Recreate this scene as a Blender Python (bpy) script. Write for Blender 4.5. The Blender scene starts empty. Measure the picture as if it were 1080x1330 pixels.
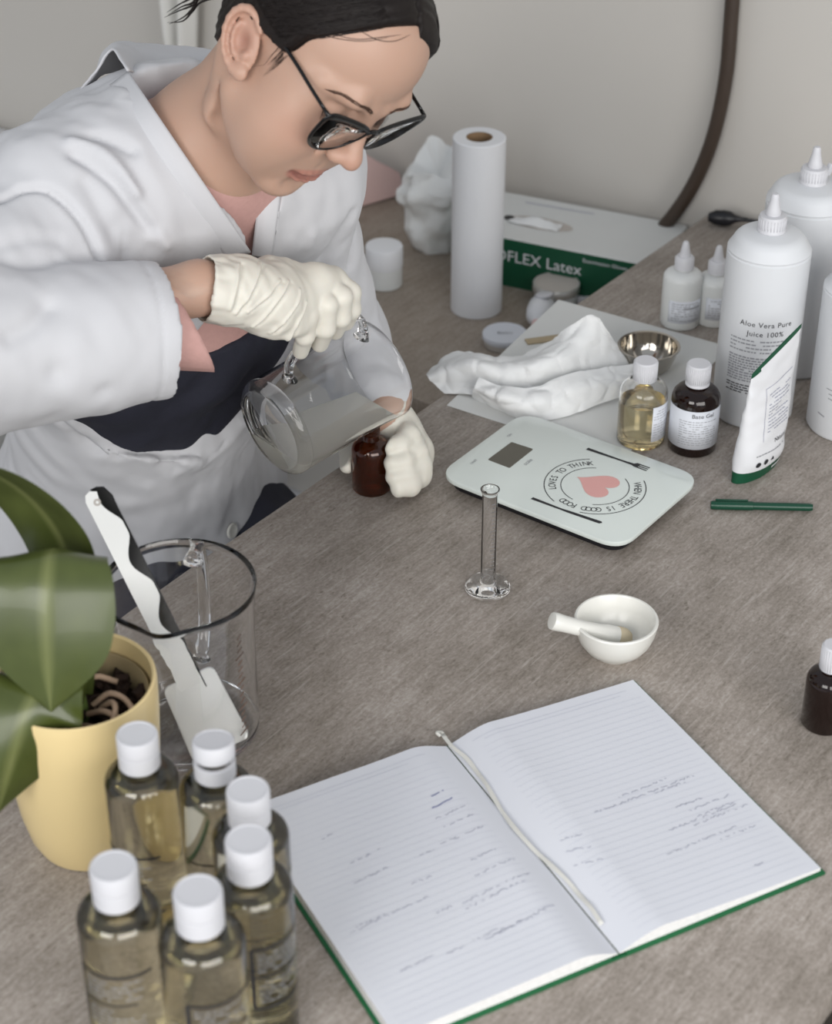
import bpy, bmesh, math, random
import numpy as np
from mathutils import Vector, Matrix, Euler
from mathutils import noise as mnoise

sc = bpy.context.scene
COL = sc.collection
PI = math.pi
R = math.radians

# ------------------------------------------------------------------ camera
cam_d = bpy.data.cameras.new('camera')
cam = bpy.data.objects.new('camera', cam_d)
COL.objects.link(cam)
cam.location = (0, 0, 1.17)
cam.rotation_euler = (R(90 - 33.5), 0, 0)
cam_d.sensor_fit = 'VERTICAL'
cam_d.sensor_height = 36.0
cam_d.sensor_width = 36.0
cam_d.lens = 2480.0 / 1330.0 * 36.0
cam_d.clip_start = 0.05
cam_d.dof.use_dof = True
cam_d.dof.focus_distance = 2.0
cam_d.dof.aperture_fstop = 5.6
sc.camera = cam

# ------------------------------------------------------------------ world, lights, exposure
w = bpy.data.worlds.new('world')
sc.world = w
w.use_nodes = True
w.node_tree.nodes['Background'].inputs[0].default_value = (0.86, 0.92, 1.0, 1)
w.node_tree.nodes['Background'].inputs[1].default_value = 0.52


def area_light(name, loc, target, sx, sy, power, col):
    ld = bpy.data.lights.new(name, 'AREA')
    ld.shape = 'RECTANGLE'
    ld.size = sx
    ld.size_y = sy
    ld.energy = power
    ld.color = col
    o = bpy.data.objects.new(name, ld)
    COL.objects.link(o)
    o.location = loc
    o.rotation_euler = (Vector(target) - Vector(loc)).to_track_quat('-Z', 'Y').to_euler()
    return o


area_light('window_light', (1.35, -1.6, 1.30), (0.05, 1.7, 0.1), 3.0, 1.7, 88, (1.0, 0.98, 0.95))
area_light('fill_light', (-1.5, -1.4, 1.6), (-0.1, 1.8, 0.1), 1.6, 1.4, 52, (1.0, 0.985, 0.96))  # added fill lamp from the left, lifts the wall and the face

sc.view_settings.view_transform = 'Standard'
sc.view_settings.look = 'None'
sc.view_settings.gamma = 1.0
sc.view_settings.use_curve_mapping = False
sc.view_settings.exposure = 0.10
sc.cycles.max_bounces = 20
sc.cycles.transmission_bounces = 18
sc.cycles.transparent_max_bounces = 16
sc.cycles.diffuse_bounces = 5
sc.cycles.glossy_bounces = 8
sc.cycles.sample_clamp_indirect = 6.0
sc.cycles.blur_glossy = 0.5


# ------------------------------------------------------------------ materials
def lin(h):
    h = h.lstrip('#')
    c = [int(h[i:i + 2], 16) / 255 for i in (0, 2, 4)]
    return tuple((x / 12.92 if x <= 0.04045 else ((x + 0.055) / 1.055) ** 2.4) for x in c)


def mat(name, hexc, rough=0.5, metal=0.0, trans=0.0, ior=1.45, var=0.06, vscale=30, bump=0.0, bscale=120,
        sss=0.0, coat=0.0, spec=None, attr=None, sheen=0.0, bdist=0.001):
    m = bpy.data.materials.new(name)
    m.use_nodes = True
    nt = m.node_tree
    b = nt.nodes['Principled BSDF']
    c = lin(hexc)
    b.inputs['Roughness'].default_value = rough
    b.inputs['Metallic'].default_value = metal
    b.inputs['Transmission Weight'].default_value = trans
    b.inputs['IOR'].default_value = ior
    if spec is not None:
        b.inputs['Specular IOR Level'].default_value = spec
    if coat:
        b.inputs['Coat Weight'].default_value = coat
        b.inputs['Coat Roughness'].default_value = 0.08
    if sheen:
        b.inputs['Sheen Weight'].default_value = sheen
    if sss:
        b.inputs['Subsurface Weight'].default_value = sss
        b.inputs['Subsurface Radius'].default_value = (1.0, 0.4, 0.22)
        b.inputs['Subsurface Scale'].default_value = 0.006
    tc = nt.nodes.new('ShaderNodeTexCoord')
    if var > 0:
        n = nt.nodes.new('ShaderNodeTexNoise')
        n.inputs['Scale'].default_value = vscale
        n.inputs['Detail'].default_value = 5
        nt.links.new(tc.outputs['Object'], n.inputs['Vector'])
        mx = nt.nodes.new('ShaderNodeMix')
        mx.data_type = 'RGBA'
        mx.inputs[6].default_value = tuple(max(0, x * (1 - var)) for x in c) + (1,)
        mx.inputs[7].default_value = tuple(min(1, x * (1 + var)) for x in c) + (1,)
        nt.links.new(n.outputs['Fac'], mx.inputs[0])
        out = mx.outputs[2]
        if attr:
            a = nt.nodes.new('ShaderNodeVertexColor')
            a.layer_name = attr
            m2 = nt.nodes.new('ShaderNodeMix')
            m2.data_type = 'RGBA'
            m2.blend_type = 'MULTIPLY'
            m2.inputs[0].default_value = 1
            nt.links.new(out, m2.inputs[6])
            nt.links.new(a.outputs['Color'], m2.inputs[7])
            out = m2.outputs[2]
        nt.links.new(out, b.inputs['Base Color'])
    else:
        b.inputs['Base Color'].default_value = c + (1,)
    if bump > 0:
        n2 = nt.nodes.new('ShaderNodeTexNoise')
        n2.inputs['Scale'].default_value = bscale
        n2.inputs['Detail'].default_value = 4
        nt.links.new(tc.outputs['Object'], n2.inputs['Vector'])
        bp = nt.nodes.new('ShaderNodeBump')
        bp.inputs['Strength'].default_value = bump
        bp.inputs['Distance'].default_value = bdist
        nt.links.new(n2.outputs['Fac'], bp.inputs['Height'])
        nt.links.new(bp.outputs['Normal'], b.inputs['Normal'])
    return m


def table_mat(name, dark, mid, light, ang, bump=0.12):
    m = bpy.data.materials.new(name)
    m.use_nodes = True
    nt = m.node_tree
    b = nt.nodes['Principled BSDF']
    b.inputs['Roughness'].default_value = 0.52
    b.inputs['Specular IOR Level'].default_value = 0.35
    tc = nt.nodes.new('ShaderNodeTexCoord')

    def noise(sx, sy, scale, detail, rough, rz):
        mp = nt.nodes.new('ShaderNodeMapping')
        mp.inputs['Scale'].default_value = (sx, sy, 1)
        r = nt.nodes.new('ShaderNodeMapping')
        r.inputs['Rotation'].default_value = (0, 0, -rz)
        nt.links.new(tc.outputs['Object'], r.inputs['Vector'])
        nt.links.new(r.outputs['Vector'], mp.inputs['Vector'])
        n = nt.nodes.new('ShaderNodeTexNoise')
        n.inputs['Scale'].default_value = scale
        n.inputs['Detail'].default_value = detail
        n.inputs['Roughness'].default_value = rough
        nt.links.new(mp.outputs['Vector'], n.inputs['Vector'])
        return n.outputs['Fac']
    a = noise(1, 1, 9, 6, 0.62, 0)
    s = noise(1.0, 6.0, 20, 7, 0.75, ang)
    f = noise(1.0, 1.5, 190, 4, 0.7, ang)

    def math_(op, x, y, val=None):
        q = nt.nodes.new('ShaderNodeMath')
        q.operation = op
        nt.links.new(x, q.inputs[0])
        if val is None:
            nt.links.new(y, q.inputs[1])
        else:
            q.inputs[1].default_value = val
        return q.outputs[0]
    t = math_('ADD', math_('ADD', math_('MULTIPLY', a, None, 0.32), math_('MULTIPLY', s, None, 0.32)), math_('MULTIPLY', f, None, 0.32))
    cr = nt.nodes.new('ShaderNodeValToRGB')
    e = cr.color_ramp.elements
    e[0].position = 0.36
    e[0].color = lin(dark) + (1,)
    e[1].position = 0.64
    e[1].color = lin(light) + (1,)
    k = e.new(0.5)
    k.color = lin(mid) + (1,)
    nt.links.new(t, cr.inputs['Fac'])
    # sparse dark flecks and pale scratches of the laminate print
    def spots(src, lo, hi, colr, prev, amt):
        r2 = nt.nodes.new('ShaderNodeMapRange')
        r2.inputs['From Min'].default_value = lo
        r2.inputs['From Max'].default_value = hi
        r2.inputs['To Max'].default_value = amt
        nt.links.new(src, r2.inputs['Value'])
        mm = nt.nodes.new('ShaderNodeMix')
        mm.data_type = 'RGBA'
        mm.inputs[7].default_value = lin(colr) + (1,)
        nt.links.new(r2.outputs['Result'], mm.inputs[0])
        nt.links.new(prev, mm.inputs[6])
        return mm.outputs[2]
    cc = spots(noise(1.0, 2.4, 95, 3, .55, ang), .64, .72, dark, cr.outputs['Color'], .75)
    cc = spots(noise(1.0, 16.0, 16, 3, .5, ang), .62, .70, light, cc, .32)
    nt.links.new(cc, b.inputs['Base Color'])
    bp = nt.nodes.new('ShaderNodeBump')
    bp.inputs['Strength'].default_value = bump
    bp.inputs['Distance'].default_value = 0.001
    nt.links.new(t, bp.inputs['Height'])
    nt.links.new(bp.outputs['Normal'], b.inputs['Normal'])
    return m


M = dict(
    wall=mat('wall_paint', '#c6c2bc', 0.9, var=0.02, vscale=2, bump=0.05, bscale=60),
    floor=mat('floor_dark', '#4a443e', 0.6, var=0.2, vscale=6),
    white_plastic=mat('white_plastic', '#dcdde0', 0.38, var=0.02),
    matte_white=mat('matte_white_plastic', '#d3d5d8', 0.5, var=0.02, sss=0.0),
    cap=mat('white_cap', '#cacace', 0.42, var=0.015),
    glass=mat('clear_glass', '#ffffff', 0.0, trans=1.0, ior=1.48, var=0.0),
    bottle_plastic=mat('clear_bottle', '#fefefe', 0.02, trans=1.0, ior=1.38, var=0.0),
    oil=mat('pale_oil', '#fbf5dc', 0.0, trans=1.0, ior=1.36, var=0.0),
    oil2=mat('yellow_oil', '#f6e6bb', 0.0, trans=1.0, ior=1.40, var=0.0),
    amber=mat('amber_glass', '#96480f', 0.03, trans=0.96, ior=1.5, var=0.0),
    amber_dark=mat('dark_amber_glass', '#3a1606', 0.03, trans=0.85, ior=1.5, var=0.0),
    dark_liquid=mat('dark_liquid', '#120803', 0.2, var=0.05),
    milky=mat('milky_liquid', '#e9e7de', 0.25, trans=0.55, ior=1.36, var=0.02),
    label=mat('paper_label', '#d2d5dc', 0.6, var=0.02),
    ink=mat('black_ink', '#26262a', 0.6, var=0.1),
    mark_ink=mat('mark_ink', '#6a5448', 0.7, var=0.1),
    grey_ink=mat('grey_ink', '#8e8f94', 0.7, var=0.1),
    pale_ink=mat('pale_ink', '#a3a5b4', 0.8, var=0.1),
    rule_ink=mat('rule_ink', '#c4c7d2', 0.8, var=0.02),
    blue_ink=mat('blue_ink', '#7b80a8', 0.8, var=0.1),
    black=mat('black_plastic', '#15151a', 0.35, var=0.1),
    gloss_black=mat('gloss_black', '#0b0b0d', 0.16, var=0.05),
    paper=mat('page_paper', '#d8dae1', 0.85, var=0.015, vscale=12),
    paper_edge=mat('page_edges', '#dcdbda', 0.9, var=0.12, vscale=200),
    sheet=mat('white_sheet', '#d0d1cf', 0.75, var=0.02),
    tissue=mat('tissue_paper', '#dcdddd', 0.8, var=0.02,  bump=0.15, bscale=60),
    green=mat('green_cloth', '#0b5a32', 0.55, var=0.12, vscale=80, bump=0.1, bscale=500),
    dgreen=mat('dark_green_print', '#0a4a31', 0.45, var=0.06),
    green_pen=mat('green_pen', '#0d3f2d', 0.3, var=0.1),
    ivory=mat('ivory_ribbon', '#cfcec8', 0.6, var=0.08),
    ceramic=mat('white_ceramic', '#dbdad4', 0.32, var=0.03, vscale=40, coat=0.2),
    ceramic_raw=mat('unglazed_ceramic', '#c4b79c', 0.75, var=0.06, vscale=60),
    stain=mat('ground_herb', '#9c8a58', 0.9, var=0.3, vscale=300),
    yellow_pot=mat('yellow_ceramic', '#dbc592', 0.35, var=0.03, vscale=10, coat=0.15),
    inner_pot=mat('nursery_pot', '#9a8a6a', 0.35, var=0.1),
    bark=mat('bark', '#2e1d14', 0.85, var=0.45, vscale=60, bump=0.5, bscale=200),
    root=mat('orchid_root', '#b79c84', 0.7, var=0.25, vscale=120),
    scale_glass=mat('scale_glass', '#cfd6d2', 0.16, var=0.01, coat=0.4),
    lcd=mat('lcd', '#56534a', 0.2, var=0.08),
    heart=mat('pink_print', '#dba49f', 0.35, var=0.04),
    steel=mat('polished_steel', '#b5b0a8', 0.10, metal=1.0, var=0.04),
    wood=mat('pale_wood', '#a8987c', 0.6, var=0.15, vscale=60),
    bag=mat('white_bag', '#dfe0df', 0.35, var=0.03, bump=0.3, bscale=40),
    pink=mat('pink_board', '#d3b6b2', 0.8, var=0.03),
    lid_grey=mat('grey_lid', '#b9b2ab', 0.45, var=0.04),
    frosted=mat('frosted_white', '#dfe1e0', 0.4, var=0.03, trans=0.12),
    hose=mat('brown_hose', '#3e332b', 0.45, var=0.15),
    core=mat('cardboard', '#8d7357', 0.85, var=0.12),
    silver=mat('silver_lid', '#d4d1cc', 0.3, metal=0.6, var=0.05),
    spatula=mat('white_silicone', '#ebebe8', 0.45, var=0.02),
    chair=mat('grey_chair', '#b9bab8', 0.7, var=0.05),
    cloth_white=mat('white_cloth', '#d7d6d2', 0.85, var=0.03, bump=0.2, bscale=60),
)
M['table'] = table_mat('stone_laminate', '#71695f', '#9a9189', '#bdb6b0', 0.0, .03)
M['desk'] = table_mat('brown_laminate', '#776a5e', '#93887c', '#a59c92', 0.0, 0.03)


# ------------------------------------------------------------------ mesh helpers
def mesh_obj(name, verts, faces, m, parent=None, smooth=True, loc=None, rot=None, auto=None):
    me = bpy.data.meshes.new(name)
    me.from_pydata([tuple(map(float, v)) for v in verts], [], faces)
    me.update()
    return link_mesh(name, me, m, parent, smooth, loc, rot, auto)


def link_mesh(name, me, m, parent=None, smooth=True, loc=None, rot=None, auto=None):
    if m:
        for x in (m if isinstance(m, (list, tuple)) else [m]):
            me.materials.append(x)
    if smooth:
        me.polygons.foreach_set('use_smooth', [True] * len(me.polygons))
        if auto is not None:
            try:
                me.set_sharp_from_angle(angle=R(auto))
            except Exception:
                pass
    o = bpy.data.objects.new(name, me)
    COL.objects.link(o)
    if parent is not None:
        o.parent = parent
    if loc is not None:
        o.location = loc
    if rot is not None:
        o.rotation_euler = rot
    return o


def bm_obj(name, bm, m, parent=None, smooth=True, loc=None, rot=None, auto=35):
    me = bpy.data.meshes.new(name)
    bmesh.ops.recalc_face_normals(bm, faces=bm.faces)
    bm.to_mesh(me)
    bm.free()
    return link_mesh(name, me, m, parent, smooth, loc, rot, auto)


def thing(name, label, cat, loc=(0, 0, 0), rotz=0.0, group=None):
    o = bpy.data.objects.new(name, None)
    o.empty_display_size = 0.02
    COL.objects.link(o)
    o.location = loc
    o.rotation_euler = (0, 0, rotz)
    return tag(o, label, cat, group)


def tag(o, label, cat, group=None):
    o['label'] = label
    o['category'] = cat
    if group:
        o['group'] = group
    return o


def struct(o):
    o['kind'] = 'structure'
    return o


def lathe(prof, seg=48, closed=False):
    """prof: list of (r, z); r==0 ends are poles. Returns verts, faces."""
    V, F = [], []
    rows = []
    for r, z in prof:
        if r < 1e-6:
            rows.append([len(V)])
            V.append((0, 0, z))
        else:
            s = len(V)
            for i in range(seg):
                a = 2 * PI * i / seg
                V.append((r * math.cos(a), r * math.sin(a), z))
            rows.append(list(range(s, s + seg)))
    pairs = list(zip(rows[:-1], rows[1:]))
    if closed:
        pairs.append((rows[-1], rows[0]))
    for A, B in pairs:
        for i in range(seg):
            j = (i + 1) % seg
            if len(A) == 1 and len(B) == 1:
                continue
            if len(A) == 1:
                F.append((A[0], B[j], B[i]))
            elif len(B) == 1:
                F.append((A[i], A[j], B[0]))
            else:
                F.append((A[i], A[j], B[j], B[i]))
    return V, F


def arc(cx, cz, r, a0, a1, n=6):
    return [(cx + r * math.cos(R(a0 + (a1 - a0) * i / n)), cz + r * math.sin(R(a0 + (a1 - a0) * i / n))) for i in range(n + 1)]


def spin(name, prof, m, parent=None, seg=48, loc=None, rot=None, auto=40):
    V, F = lathe(prof, seg)
    return mesh_obj(name, V, F, m, parent, True, loc, rot, auto)


def catmull(pts, n=8):
    P_ = [np.array(p, float) for p in pts]
    P_ = [2 * P_[0] - P_[1]] + P_ + [2 * P_[-1] - P_[-2]]
    out = []
    for i in range(1, len(P_) - 2):
        a, b, c, d = P_[i - 1:i + 3]
        for k in range(n):
            t = k / n
            out.append(0.5 * ((2 * b) + (-a + c) * t + (2 * a - 5 * b + 4 * c - d) * t * t + (-a + 3 * b - 3 * c + d) * t ** 3))
    out.append(P_[-2])
    return out


def tube_vf(pts, rad, seg=10, caps=True, flat=1.0):
    """pts list of 3-vectors, rad scalar or list."""
    pts = [Vector(p) for p in pts]
    n = len(pts)
    rad = [rad] * n if np.isscalar(rad) else list(rad)
    V, F = [], []
    t0 = (pts[1] - pts[0]).normalized()
    up = Vector((0, 0, 1)) if abs(t0.z) < 0.9 else Vector((1, 0, 0))
    nrm = (up - t0 * up.dot(t0)).normalized()
    for i in range(n):
        t = (pts[min(i + 1, n - 1)] - pts[max(i - 1, 0)]).normalized()
        nrm = (nrm - t * nrm.dot(t)).normalized()
        bn = t.cross(nrm)
        for k in range(seg):
            a = 2 * PI * k / seg
            V.append(pts[i] + nrm * (math.cos(a) * rad[i] * flat) + bn * (math.sin(a) * rad[i]))
    for i in range(n - 1):
        for k in range(seg):
            j = (k + 1) % seg
            F.append((i * seg + k, i * seg + j, (i + 1) * seg + j, (i + 1) * seg + k))
    if caps:
        F.append(tuple(range(seg))[::-1])
        F.append(tuple((n - 1) * seg + k for k in range(seg)))
    return V, F


def tube(name, pts, rad, m, parent=None, seg=10, flat=1.0, smoothn=0):
    if smoothn:
        if not np.isscalar(rad):
            q = catmull([(r, 0, 0) for r in rad], smoothn)
            rad = [max(1e-5, x[0]) for x in q]
        pts = catmull(pts, smoothn)
    V, F = tube_vf(pts, rad, seg, True, flat)
    return mesh_obj(name, V, F, m, parent, True, auto=50)


def join_vf(lst):
    V, F = [], []
    for v, f in lst:
        s = len(V)
        V += list(v)
        F += [tuple(i + s for i in q) for q in f]
    return V, F


def rbox_bm(sx, sy, sz, r=0.003, seg=2, z0=0.0):
    bm = bmesh.new()
    bmesh.ops.create_cube(bm, size=1)
    for v in bm.verts:
        v.co = Vector((v.co.x * sx, v.co.y * sy, (v.co.z + 0.5) * sz + z0))
    if r > 0:
        bmesh.ops.bevel(bm, geom=bm.edges[:], offset=r, segments=seg, profile=0.5, affect='EDGES')
    return bm


def rounded_poly(pts, rad, n=6):
    """Round the corners of a 2-D polygon."""
    out = []
    N = len(pts)
    for i in range(N):
        p = Vector(pts[i]).to_2d()
        a = (Vector(pts[i - 1]).to_2d() - p)
        b = (Vector(pts[(i + 1) % N]).to_2d() - p)
        r = rad[i] if isinstance(rad, (list, tuple)) else rad
        r = min(r, a.length * .49, b.length * .49)
        p0 = p + a.normalized() * r
        p1 = p + b.normalized() * r
        for k in range(n + 1):
            t = k / n
            out.append((p0 * (1 - t) ** 2 + p * 2 * t * (1 - t) + p1 * t * t)[:])
    return out


def prism_bm(poly, z0, z1, bev=0.0, seg=2):
    bm = bmesh.new()
    vs = [bm.verts.new((x, y, z0)) for x, y in poly]
    f = bm.faces.new(vs)
    ret = bmesh.ops.extrude_face_region(bm, geom=[f])
    for v in ret['geom']:
        if isinstance(v, bmesh.types.BMVert):
            v.co.z = z1
    bmesh.ops.recalc_face_normals(bm, faces=bm.faces)
    if bev > 0:
        es = [e for e in bm.edges if abs(e.verts[0].co.z - e.verts[1].co.z) < 1e-6]
        bmesh.ops.bevel(bm, geom=es, offset=bev, segments=seg, profile=0.5, affect='EDGES')
    return bm


def text_vf(s, size, align='CENTER', space=1.0):
    cu = bpy.data.curves.new('lettering', 'FONT')
    cu.body = s
    cu.size = size
    cu.align_x = align
    cu.align_y = 'CENTER'
    cu.resolution_u = 3
    cu.space_character = space
    ob = bpy.data.objects.new('lettering', cu)
    me = bpy.data.meshes.new_from_object(ob)
    V = [tuple(v.co) for v in me.vertices]
    F = [tuple(p.vertices) for p in me.polygons]
    bpy.data.objects.remove(ob)
    bpy.data.curves.remove(cu)
    bpy.data.meshes.remove(me)
    return V, F


def print_obj(name, vf, fmap, m, parent, **kw):
    V, F = vf
    o = mesh_obj(name, [fmap(v[0], v[1]) for v in V], F, m, parent, False, **kw)
    if name in ('handwriting', 'fine_print', 'ruled_line', 'measuring_mark', 'printed_dash'):
        o['kind'] = 'stuff'
    return o


def quad_line(x0, y0, x1, y1, wd):
    dx, dy = x1 - x0, y1 - y0
    L = math.hypot(dx, dy)
    n = max(1, int(L / 0.004))
    px, py = -dy / L * wd / 2, dx / L * wd / 2
    V, F = [], []
    for i in range(n + 1):
        t = i / n
        V += [(x0 + dx * t + px, y0 + dy * t + py), (x0 + dx * t - px, y0 + dy * t - py)]
    for i in range(n):
        F.append((2 * i + 1, 2 * i + 3, 2 * i + 2, 2 * i))
    return V, F


def fine_print(x0, x1, y0, y1, n, wd, rnd, fill=0.9):
    """rows of word-like dashes filling a rectangle"""
    L = []
    for i in range(n):
        y = y1 - (y1 - y0) * (i + 0.5) / n
        x = x0
        xe = x1 if rnd.random() < 0.75 else x0 + (x1 - x0) * rnd.uniform(.4, .9)
        while x < xe:
            ln = min(rnd.uniform(0.0018, 0.006), xe - x)
            if ln > 0.0008 and rnd.random() < fill:
                L.append(quad_line(x, y, x + ln, y, wd))
            x += ln + 0.0011
    return join_vf(L)


def cyl_map(r, z, a0, off=0.0003):
    """label coordinates (x along the girth, y up) to a cylinder; a0 = angle of x=0 in degrees"""
    def f(x, y):
        a = R(a0) + x / r
        return ((r + off) * math.cos(a), (r + off) * math.sin(a), z + y)
    return f


def cyl_patch(r, z0, z1, a0, a1, off=0.0002, n=24):
    V, F = [], []
    for i in range(n + 1):
        a = R(a0 + (a1 - a0) * i / n)
        for rr in (r + off, r + off - 0.00012):
            for z in (z0, z1):
                V.append((rr * math.cos(a), rr * math.sin(a), z))
    for i in range(n):
        o = 4 * i
        F.append((o, o + 4, o + 5, o + 1))
        F.append((o + 2, o + 3, o + 7, o + 6))
        F.append((o + 1, o + 5, o + 7, o + 3))
        F.append((o, o + 2, o + 6, o + 4))
    F.append((0, 1, 3, 2))
    e = 4 * n
    F.append((e, e + 2, e + 3, e + 1))
    return V, F


def copy_tree(o, parent=None):
    c = o.copy()
    COL.objects.link(c)
    c.parent = parent
    for ch in list(o.children):
        copy_tree(ch, c)
    return c


def sheet_grid(ctrl, sub, thick=0.0006, noise_amp=0.0, nscale=20, seed=0, crumple=False):
    """smooth surface through a grid of 3-D control points -> two-sided thin sheet"""
    C = np.array(ctrl, float)
    rows = np.array([catmull(list(r), sub) for r in C])
    G = np.array([catmull(list(rows[:, j]), sub) for j in range(rows.shape[1])]).transpose(1, 0, 2)
    a, b = G.shape[:2]
    V, F = [], []
    P_ = np.zeros_like(G)
    du = np.gradient(G, axis=0)
    dv = np.gradient(G, axis=1)
    N = np.cross(du, dv)
    N /= np.linalg.norm(N, axis=2, keepdims=True) + 1e-12
    for i in range(a):
        for j in range(b):
            q = Vector(G[i, j]) * nscale + Vector((seed * 7.1, seed * 3.3, 0))
            nz = mnoise.noise(q) + 0.5 * abs(mnoise.noise(q * 2.3))
            if crumple:
                dv_ = mnoise.voronoi(q * .8 + Vector((mnoise.noise(q), mnoise.noise(q + Vector((5, 5, 5))), 0)) * .35)[0]
                nz = nz * .40 + 1.5 * (min(.45, dv_[1] - dv_[0]) - .22)
            P_[i, j] = G[i, j] + N[i, j] * nz * noise_amp
    for k in (0, 1):
        for i in range(a):
            for j in range(b):
                V.append(tuple(P_[i, j] - N[i, j] * thick * k))
    id_ = lambda k, i, j: k * a * b + i * b + j
    for i in range(a - 1):
        for j in range(b - 1):
            F.append((id_(0, i, j), id_(0, i + 1, j), id_(0, i + 1, j + 1), id_(0, i, j + 1)))
            F.append((id_(1, i, j), id_(1, i, j + 1), id_(1, i + 1, j + 1), id_(1, i + 1, j)))
    for i in range(a - 1):
        F.append((id_(0, i, 0), id_(1, i, 0), id_(1, i + 1, 0), id_(0, i + 1, 0)))
        F.append((id_(0, i, b - 1), id_(0, i + 1, b - 1), id_(1, i + 1, b - 1), id_(1, i, b - 1)))
    for j in range(b - 1):
        F.append((id_(0, 0, j), id_(0, 0, j + 1), id_(1, 0, j + 1), id_(1, 0, j)))
        F.append((id_(0, a - 1, j), id_(1, a - 1, j), id_(1, a - 1, j + 1), id_(0, a - 1, j + 1)))
    return V, F

# ------------------------------------------------------------------ setting
E1 = np.array([-0.198, 1.716, 0.0])          # a point on the table's long edge
DU = np.array([math.cos(R(53.3)), math.sin(R(53.3)), 0.0])   # along that edge, towards the wall
DV = np.array([-DU[1], DU[0], 0.0])          # outwards, over the chair side
FLOOR = -0.90


def uvz(u, v, z):
    return tuple(E1 + DU * u + DV * v + np.array([0, 0, z]))


ROT = R(53.3)


def tbox(name, u0, u1, v0, v1, z0, z1, m, parent=None, bev=0.002, seg=2):
    c = uvz((u0 + u1) / 2, (v0 + v1) / 2, z0)
    bm = rbox_bm(abs(u1 - u0), abs(v1 - v0), z1 - z0, bev, seg)
    if parent is not None:
        mat_ = Matrix.Translation(Vector(c)) @ Matrix.Rotation(ROT, 4, 'Z')
        mat_ = parent.matrix_basis.inverted() @ mat_
        bmesh.ops.transform(bm, matrix=mat_, verts=bm.verts)
        return bm_obj(name, bm, m, parent)
    return bm_obj(name, bm, m, None, loc=c, rot=(0, 0, ROT))


struct(tbox('floor', -2.2, 1.2, -2.4, 2.6, FLOOR - 0.05, FLOOR, M['floor'], bev=0))
struct(tbox('wall_back', 1.08, 1.18, -2.4, 2.6, FLOOR, 1.9, M['wall'], bev=0))
struct(tbox('wall_left', -2.2, 1.08, 2.6, 2.7, FLOOR, 1.9, M['wall'], bev=0))
struct(tbox('baseboard_back', 1.066, 1.08, -2.4, 2.6, FLOOR, FLOOR + 0.08, M['white_plastic'], bev=0.002))

t = thing('work_table', 'large stone-grey laminate table that carries the notebook and bottles', 'table', uvz(0.15, -0.405, FLOOR), ROT)
tbox('table_top', -0.78, 1.065, -0.815, 0.0, -0.028, 0.0, M['table'], t, 0.0016, 2)
for u in (-0.7, 0.98):
    for v in (-0.74, -0.2):
        tbox('leg', u - 0.025, u + 0.025, v - 0.025, v + 0.025, FLOOR, -0.028, M['black'], t, 0.003)
for v in (-0.74, -0.2):
    tbox('rail', -0.66, 0.94, v - 0.012, v + 0.012, -0.075, -0.03, M['black'], t, 0.002)

t = thing('side_desk', 'lower brown-grey desk with the paper roll and glove box on it', 'desk', uvz(0.8, 0.35, FLOOR), ROT)
tbox('desk_top', 0.526, 1.066, -0.12, 0.95, -0.148, -0.12, M['desk'], t, 0.0016, 2)
for u in (0.56, 1.03):
    for v in (-0.08, 0.9):
        tbox('leg', u - 0.02, u + 0.02, v - 0.02, v + 0.02, FLOOR, -0.148, M['black'], t, 0.003)
tbox('back_panel', 1.03, 1.045, -0.05, 0.88, -0.5, -0.149, M['desk'], t, 0.001)

# low white cabinet against the wall, far left
t = thing('low_cabinet', 'low white cabinet against the wall behind the shoulder', 'cabinet', uvz(0.86, 1.75, FLOOR), ROT)
tbox('body', 0.66, 1.06, 1.25, 2.3, FLOOR, -0.275, M['white_plastic'], t, 0.004)
tbox('cabinet_top', 0.64, 1.064, 1.23, 2.32, -0.275, -0.25, M['white_plastic'], t, 0.004)
for v in (1.26, 1.78):
    dr = tbox('door', 0.642, 0.66, v, v + 0.51, FLOOR + 0.05, -0.285, M['white_plastic'], t, 0.003)

# white cloth hanging on the wall
ctrl = []
rc = random.Random(3)
for i in range(5):
    row = []
    for j in range(7):
        z = 0.42 - 0.13 * i
        row.append(uvz(1.035 + 0.02 * math.sin(j * 2.1 + 0.4 * i), 1.118 - 0.028 * j - 0.006 * i * (3 - j), z))
    ctrl.append(row)
V, F = sheet_grid(ctrl, 5, 0.002, 0.004, 14, 3)
o = mesh_obj('hanging_cloth', V, F, M['cloth_white'])
tag(o, 'pale cloth hanging on the wall behind the woman\'s neck', 'cloth')
hk = spin('wall_hook', [(0, 0), (.012, 0), (.012, .004), (.004, .006), (.004, .05), (.007, .052), (.007, .058), (0, .06)], M['silver'],
          loc=uvz(1.08, 1.0, 0.44), rot=(0, R(-90), ROT), seg=20)
tag(hk, 'small metal hook holding the hanging cloth', 'hook')

# brown hose on the wall
pts = [uvz(1.062, 0.006, 0.60), uvz(1.062, 0.0055, 0.42), uvz(1.062, 0.0035, 0.29), uvz(1.062, 0.003, 0.2), uvz(1.06, 0.0145, 0.105), uvz(1.058, 0.041, 0.022),
       uvz(1.052, 0.08, -0.05), uvz(1.03, 0.115, -0.1), uvz(1.0, 0.17, -0.108)]
o = tube('hose', pts, 0.0105, M['hose'], seg=14, smoothn=8)
tag(o, 'brown hose curving down the wall behind the glove box', 'hose')

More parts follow.
